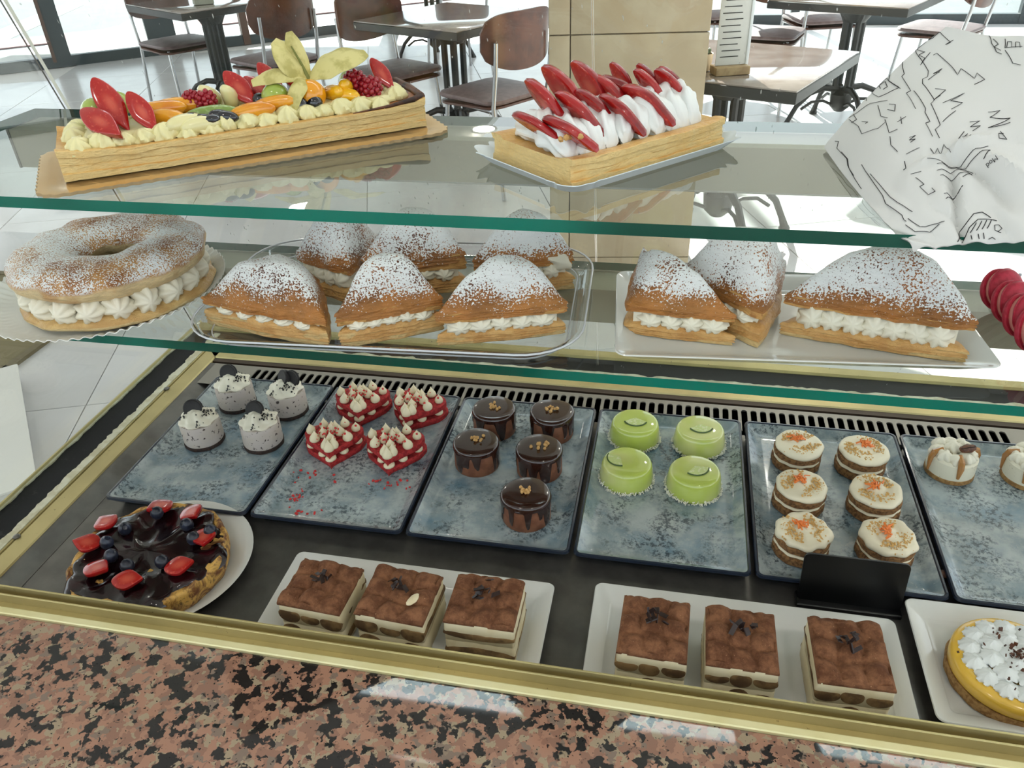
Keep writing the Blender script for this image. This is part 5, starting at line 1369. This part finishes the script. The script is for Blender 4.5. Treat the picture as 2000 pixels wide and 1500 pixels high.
for s, w, z, r in ((-0.027, 0.024, 0.043, (40, 30, 60)), (-0.010, 0.014, 0.041, (30, 40, 80)), (-0.062, -0.030, 0.034, (0, 0, 200)), (-0.048, -0.034, 0.031, (0, 0, 185))): fruit('pear_slice', PE, s, w, z, r)
fruit('kiwi_slice', KW, -0.034, -0.014, 0.0355, (0, 0, 175), (1.25, 1, 1))
bk = MB(); bk.blob((0, 0, 0), (0.0085, 0.0085, 0.0075), 16, 10); bkm = bk.mesh('blueberry', BLACKB); bk = MB(); bk.blob((0, 0, 0), (0.0115, 0.0062, 0.0055), 14, 9); bkl = bk.mesh('blueberry_half', BLACKB)
for s, w, z in ((0.017, 0.0, 0.0385), (0.052, -0.025, 0.035), (0.067, -0.025, 0.035)): fruit('blueberry', bkm, s, w, z, (20, 10, 0))
for s, w, z, a in ((-0.054, -0.027, 0.0365, 20), (-0.043, -0.032, 0.0345, -30), (-0.033, -0.034, 0.034, 30), (-0.022, -0.034, 0.035, -20), (-0.028, -0.028, 0.036, 10)): fruit('blueberry_half', bkl, s, w, z, (10, 10, a))
rs = MB()
for k in range(46):
    ph = math.acos(1 - 2 * (k + 0.5) / 46); a = k * 2.39996; rs.blob((0.0088 * math.sin(ph) * math.cos(a), 0.0088 * math.sin(ph) * math.sin(a), 0.0095 * math.cos(ph)), 0.0026, 7, 5)
rs.blob((0, 0, 0), (0.0085, 0.0085, 0.0092), 12, 8); rsm = rs.mesh('raspberry', RASP, 60)
for s, w, z, k in ((-0.048, 0.018, 0.044, 0.9), (-0.035, 0.008, 0.043, 1.05), (0.131, -0.012, 0.038, 1.2), (0.118, 0.002, 0.043, 1.25)): fruit('raspberry', rsm, s, w, z, (30, 20, 0), (k, k, k))
ph_ = MB(); ph_.blob((0, 0, 0), (0.0165, 0.0165, 0.0155), 24, 14); phm = ph_.build('physalis_berry', PHYS, ft, (0.066, -0.013, 0.040))
def husk(base, tip, width, sag, seed):
    base, tip = Vector(base), Vector(tip); d = tip - base; side = d.cross(Vector((0, -0.35, 1))).normalized(); nrm = side.cross(d).normalized(); rows = []; back = []
    for i in range(15):
        u = i / 14; w = width * (math.sin(math.pi * min(1, u * 0.86 + 0.06)) ** 0.8); row = []
        for j in range(7):
            v = -1 + j / 3; p = base + d * u + side * (w * v) + nrm * (sag * math.sin(math.pi * u) - 0.006 * v * v * math.sin(math.pi * u) + 0.0026 * nz(u * 3, v * 2, seed, 1.7)); row.append(p)
        rows.append(row); back.append([q + nrm * 0.0004 for q in row])
    mb = MB(); mb.grid(rows); mb.grid(back, flip=True); return mb.build('physalis_husk', HUSK, ft, smooth=70)
hb = (0.069, -0.002, 0.053)
husk(hb, (0.012, 0.0, 0.056), 0.013, 0.012, 1); husk(hb, (0.042, 0.006, 0.092), 0.021, 0.004, 2); husk(hb, (0.134, -0.002, 0.072), 0.021, 0.010, 3); husk(hb, (0.040, -0.034, 0.029), 0.009, 0.016, 4); husk(hb, (0.060, 0.012, 0.098), 0.011, 0.002, 5)
mb = MB(); mb.tube([hb, (0.066, 0.0, 0.066), (0.058, 0.002, 0.086)], [0.003, 0.0014, 0.0008], 8); mb.build('physalis_stem', mat('dry_stem', (122, 124, 58), 0.6), ft)

# strawberry cream tart on a white paper tray
A2 = R(48); TC2 = (0.0175, 0.107)
pt2 = thing('paper_tray', 'white paper tray with crimped corners under the strawberry cream tart', 'tray', (0.0160, 0.1060, ZT + 0.0006), A2)
def ptray(w, d, ins, z, wave):
    o = board_outline(w, d, 0.018, ins, 0.0); n = len(o); out = []
    for i, p in enumerate(o):
        cx, cy = abs(p.x) - (w / 2 - 0.035), abs(p.y) - (d / 2 - 0.035)
        k = 1.0 if (cx > 0 and cy > 0) else 0.0
        ang = math.atan2(p.y, p.x); s = 1 + wave * k * 0.025 * math.sin(i * TAU / 9)
        out.append((p.x * s, p.y * s, z + wave * k * 0.0012 * math.sin(i * TAU / 9)))
    return out
a, b, c_ = ptray(0.222, 0.152, 0, 0.0105, 1), ptray(0.222, 0.152, 0.010, 0.0010, 0.3), ptray(0.222, 0.152, 0.018, 0.0006, 0)
nn = len(a); 
def rs_(o, n): return [o[int(i * len(o) / n)] for i in range(n)]
b, c_ = rs_(b, nn), rs_(c_, nn)
PTM = mat('white_card_tray', (222, 230, 232), 0.55)
mb = MB(); mb.loft([a, [(x * 0.997, y * 0.997, z + 0.0007) for x, y, z in a], b], False, False); mb.build('crimped_rim', PTM, pt2, smooth=50)
mb = MB(); mb.loft([b, c_], False, True); mb.build('base', PTM, pt2, smooth=50)
st2 = thing('strawberry_tart', 'puff pastry slice topped with white cream and leaning strawberry slices', 'tart', (TC2[0], TC2[1], ZT + 0.0025), A2)
log_shell(0.192, 0.116, 0.0235, 8.0, 0.002).build('pastry_slab', TARTP, st2, smooth=35)
mb = MB(); G = [[(-0.095 + 0.03 * i / 6, -0.05 + 0.08 * j / 10, 0.0242 + 0.0012 * nz(i * 0.01, j * 0.01, 2, 100)) for j in range(11)] for i in range(7)]
# piped cream: overlapping ropes across the width
for k in range(10):
    s = -0.078 + 0.0178 * k; mb = MB(); pts = []; rr = []
    for i in range(25):
        u = -1 + 2 * i / 24; pts.append((s + 0.010 * u + 0.004 * math.sin(u * 5 + k), 0.044 * u, 0.0245 + 0.0125 * (1 - abs(u) ** 3) + 0.0015 * math.sin(9 * u + k))); rr.append(0.0135 * (1 - 0.5 * abs(u) ** 5) * (1 + 0.07 * math.sin(14 * u + k)))
    ringsR = []
    for i, (p_, r_) in enumerate(zip(pts, rr)):
        ringsR.append([(p_[0] + r_ * (1 + 0.13 * math.cos(6 * TAU * q / 36 + 0.42 * i)) * math.cos(TAU * q / 36), p_[1], p_[2] + r_ * (1 + 0.13 * math.cos(6 * TAU * q / 36 + 0.42 * i)) * math.sin(TAU * q / 36)) for q in range(36)])
    mb.loft(ringsR); mb.build('cream_rope', CREAMW, st2, smooth=70)
mb = MB(); mb.rbox((0, 0, 0.028), (0.17, 0.078, 0.014), 0.006); mb.build('cream_bed', CREAMW, st2)
LS = straw_slice_mesh(0.052, 0.025, 0.0085)
ssp = [(-0.098, -0.012, 0.046, 20, 0.9), (-0.066, 0.010, 0.055, 42, 1.1), (-0.082, -0.040, 0.042, 24, 1.05), (-0.036, 0.020, 0.058, 45, 1.2), (-0.050, -0.018, 0.046, 38, 1.2), (0.004, 0.030, 0.056, 46, 1.1), (-0.026, -0.012, 0.045, 40, 1.05), (-0.012, -0.030, 0.043, 34, 1.05), (0.012, 0.014, 0.051, 30, 1.1), (0.028, -0.022, 0.043, 28, 1.2), (0.034, 0.018, 0.049, 22, 1.05),
       (0.050, 0.036, 0.052, 52, 0.8), (0.058, 0.004, 0.048, 44, 0.95), (0.074, 0.022, 0.050, 48, 0.8), (0.078, -0.004, 0.046, 46, 0.95), (0.092, 0.006, 0.046, 44, 0.9)]
for s, w, z, el, k in ssp:
    # slices stand on their sides, cut face towards us, leaning down to the right
    M_ = Matrix.Rotation(-A2, 3, 'Z') @ blade((0.78, -0.30 + rnd.uniform(-0.1, 0.1), -math.tan(R(el)) * 0.78), (-0.60, -0.62 + rnd.uniform(-0.12, 0.12)))
    o = place('strawberry_slice', LS, st2, (s, w, z), (0, 0, 0), None, (k, k * 1.05, k)); o.rotation_euler = M_.to_euler()
rg = random.Random(77); mb = MB()
for cx, cy in ((-0.086, -0.02), (-0.09, -0.045), (-0.03, 0.0), (0.05, 0.02), (-0.01, 0.005), (0.06, 0.03), (0.02, -0.005)):
    for k in range(7): mb.blob((cx + rg.gauss(0, 0.004), cy + rg.gauss(0, 0.004), 0.0395 + rg.uniform(0, 0.003)), rg.uniform(0.0016, 0.0028), 6, 4, 0.3, 400, k)
mb.build('chopped_nuts', NUT, st2, kind='stuff')

# crumpled printed paper
CTRL = [[[0.2175, 0.135, 0.4366], [0.2395, 0.15, 0.4648], [0.2639, 0.165, 0.4893], [0.2881, 0.18, 0.5133], [0.3132, 0.19, 0.5325]], [[0.224, 0.078, 0.4342], [0.2494, 0.08, 0.4678], [0.2789, 0.1, 0.4911], [0.3137, 0.13, 0.5101], [0.343, 0.16, 0.5298]], [[0.2323, 0.008, 0.434], [0.2594, 0.02, 0.4624], [0.2909, 0.04, 0.4838], [0.3287, 0.07, 0.4989], [0.3682, 0.12, 0.5326]], [[0.2414, -0.05, 0.4334], [0.2691, -0.035, 0.4509], [0.3, -0.02, 0.4684], [0.3349, 0.0, 0.4823], [0.3785, 0.05, 0.5081]], [[0.2551, -0.078, 0.4269], [0.284, -0.074, 0.431], [0.315, -0.07, 0.4324], [0.3444, -0.068, 0.4358], [0.3802, -0.03, 0.4476]]]
INKS = [[891,5,870,5,847,5,867,20,923,5,925,17,871,124,848,116,891,123],[835,5,792,5,759,5,705,97,658,168,624,192,600,185,578,205,540,338,516,343,476,478,445,481,436,533],[657,5,590,89,570,90,516,192,493,187,449,309],[524,205,481,349,466,363,451,428,431,421,416,504],[760,120,780,123,753,183,712,289,748,274,750,363,775,352,775,404,730,387],[768,11,766,70,732,61,722,103,672,117,770,96],[442,5,486,5,532,5,520,24,504,134,443,109,403,85,407,5,428,5],[524,5,468,5,455,39],[555,5,514,49,501,142],[474,9,506,24,481,71,456,62],[217,13,263,42,345,77,407,145],[210,29,210,132,193,187,259,245,299,243],[239,125,253,159,239,155],[245,26,232,86,204,73],[357,127,315,189,328,228],[394,169,410,195,377,225,365,187],[340,302,387,313],[370,291,348,330],[313,225,277,316,316,337],[87,71,100,96,70,124,74,232,58,279,40,381,32,460],[76,168,77,237,54,305,48,360],[108,344,103,388,92,586,79,633,105,747,98,773,102,789],[110,428,113,618,123,675,153,760],[119,778,136,850,208,874,245,874],[85,806,96,868,161,893,213,880],[254,988,323,912,399,880,443,882,473,906],[281,991,348,923,401,904,503,916],[340,945,385,915],[368,945,414,913],[396,944,441,913],[424,943,468,914],[338,958,331,983],[369,961,364,988],[397,959,395,985],[475,932,504,930,516,943,481,956,497,961,465,951,475,932],[423,984,444,976,459,986],[963,342,913,376],[918,381,946,365,948,385,924,403],[928,419,951,403,954,421,933,440],[913,376,940,446],[995,242,925,295,885,354,884,384],[958,283,925,331,907,321,897,367],[902,386,873,461,882,498],[609,210,703,204,656,197,679,210],[589,279,614,323,537,335,578,332],[558,379,668,393,594,390,630,432,567,435],[691,546,736,574,683,573,750,634,648,615,739,652],[591,547,633,567,581,569,623,589,581,591],[500,598,545,575],[499,613,551,595],[505,628,562,607],[330,428,356,443,322,440,346,459,319,454],[271,490,336,514],[378,541,382,567,406,559,404,586,437,570,443,623],[234,604,281,624],[244,636,260,686,237,684,253,737,285,748,284,719],[332,603,444,668,601,693],[361,636,474,696,597,715,548,737],[344,664,525,746],[346,694,483,756,430,754],[307,801,413,781],[312,780,370,791],[682,661,693,701,665,682,670,667,691,675],[268,337,245,383,248,445],[246,515,232,556,220,554],[366,5,349,36],[495,471,577,455]]
def crm(P_, x):
    n = len(P_) - 1; x = min(max(x, 0), 1) * n; i = min(int(x), n - 1); f = x - i
    a, b, c, d = P_[max(i - 1, 0)], P_[i], P_[i + 1], P_[min(i + 2, n)]
    return 0.5 * ((2 * b) + (c - a) * f + (2 * a - 5 * b + 4 * c - d) * (f * f) + (3 * b - a - 3 * c + d) * (f ** 3))
CV = [[Vector(q) for q in r] for r in CTRL]
def crease(s, t_):
    # folded valley at the lower right plus fine crumples
    h = 0.0
    for (cx, cy, nx, ny, w, a, lim) in ((0.50, 0.72, 0.8, -0.6, 0.05, 0.012, 0.24), (0.36, 0.80, 0.9, 0.35, 0.035, 0.009, 0.2), (0.66, 0.82, 0.6, -0.8, 0.05, -0.009, 0.25), (0.45, 0.62, -0.2, 1.0, 0.03, -0.007, 0.25)):
        dx, dy = s - cx, t_ - cy; across = dx * nx + dy * ny; along = -dx * ny + dy * nx
        h -= a * max(0, 1 - abs(across) / w) * max(0, 1 - (along / lim) ** 2)
    k = max(0, t_ - 0.45) * 1.6
    h += 0.011 * k * (abs(nz(s, t_, 0.7, 7.0)) - 0.2) + 0.0012 * nz(s, t_, 3.3, 9)
    return h
def paper(s, t_, off=0.0):
    e = 0.004
    def base(s_, tt): return crm([crm(r, s_) for r in CV], tt)
    p = base(s, t_); du = base(min(1, s + e), t_) - base(max(0, s - e), t_); dv = base(s, min(1, t_ + e)) - base(s, max(0, t_ - e))
    n = du.cross(dv).normalized()
    if n.z < 0: n = -n
    q = p + n * (crease(s, t_) + off)
    return q
pw2 = thing('printed_paper', 'crumpled white wrapping paper printed with black line drawings, on the top shelf', 'paper', (0, 0, 0))
PAPERP = mat('wrapping_paper', (214, 213, 208), 0.55)
N = 64
G = [[paper(j / N, i / N) for j in range(N + 1)] for i in range(N + 1)]
# the sheet folds over behind and comes down to the shelf
backrows = []
for k in range(6, 0, -1):
    u = k / 6; row = []
    for j in range(N + 1):
        p = G[0][j]; row.append(Vector((p.x + 0.030 * u, p.y + 0.030 * math.sin(u * 1.6), p.z + (ZT + 0.002 - p.z) * u ** 1.6)))
    backrows.append(row)
mb = MB(); full = backrows + G
mb.grid(full, flip=True); mb.grid([[Vector(q) - Vector((0, 0, 0.0006)) for q in r] for r in full])
po = mb.build('paper_sheet', PAPERP, pw2, smooth=35)
mb = MB()
for st_ in INKS:
    pts = [(st_[i] / 1000, st_[i + 1] / 1000) for i in range(0, len(st_), 2)]
    fine = []
    for (a, b), (c, d) in zip(pts[:-1], pts[1:]):
        k = max(2, int(math.hypot(c - a, d - b) / 0.012))
        fine += [(a + (c - a) * i / k, b + (d - b) * i / k) for i in range(k)]
    fine.append(pts[-1])
    P3 = [paper(s, t_, 0.0005) for s, t_ in fine]
    if len(P3) > 1: mb.tube(P3, 0.00032, 5, flat=0.6)
mb.build('ink_drawing', INK, pw2, kind='stuff')
tc = bpy.data.curves.new('printed_word', 'FONT'); tc.body = 'Mod'; tc.size = 0.0055
to = bpy.data.objects.new('printed_word', tc); COL.objects.link(to)
dg = bpy.context.evaluated_depsgraph_get(); tme = bpy.data.meshes.new_from_object(to.evaluated_get(dg)); bpy.data.objects.remove(to)
o_, ex, ey = paper(0.585, 0.760, 0.0008), (paper(0.54, 0.75, 0.0008) - paper(0.585, 0.760, 0.0008)).normalized(), None
nr_ = (paper(0.60, 0.75) - paper(0.56, 0.75)).cross(paper(0.58, 0.78) - paper(0.58, 0.74)).normalized()
if nr_.z < 0: nr_ = -nr_
ey = nr_.cross(ex).normalized()
for v in tme.vertices: v.co = o_ + ex * v.co.x + ey * v.co.y + nr_ * 0.0006
tme.materials.clear(); tme.materials.append(INK)
place('printed_word', tme, pw2)

# ------------------------------------------------------------------ raise the whole place so that the cafe floor is at height zero
for o in list(S.objects):
    if o.parent is None and o.type not in ('CAMERA', 'LIGHT'):
        o.location.z += Z0
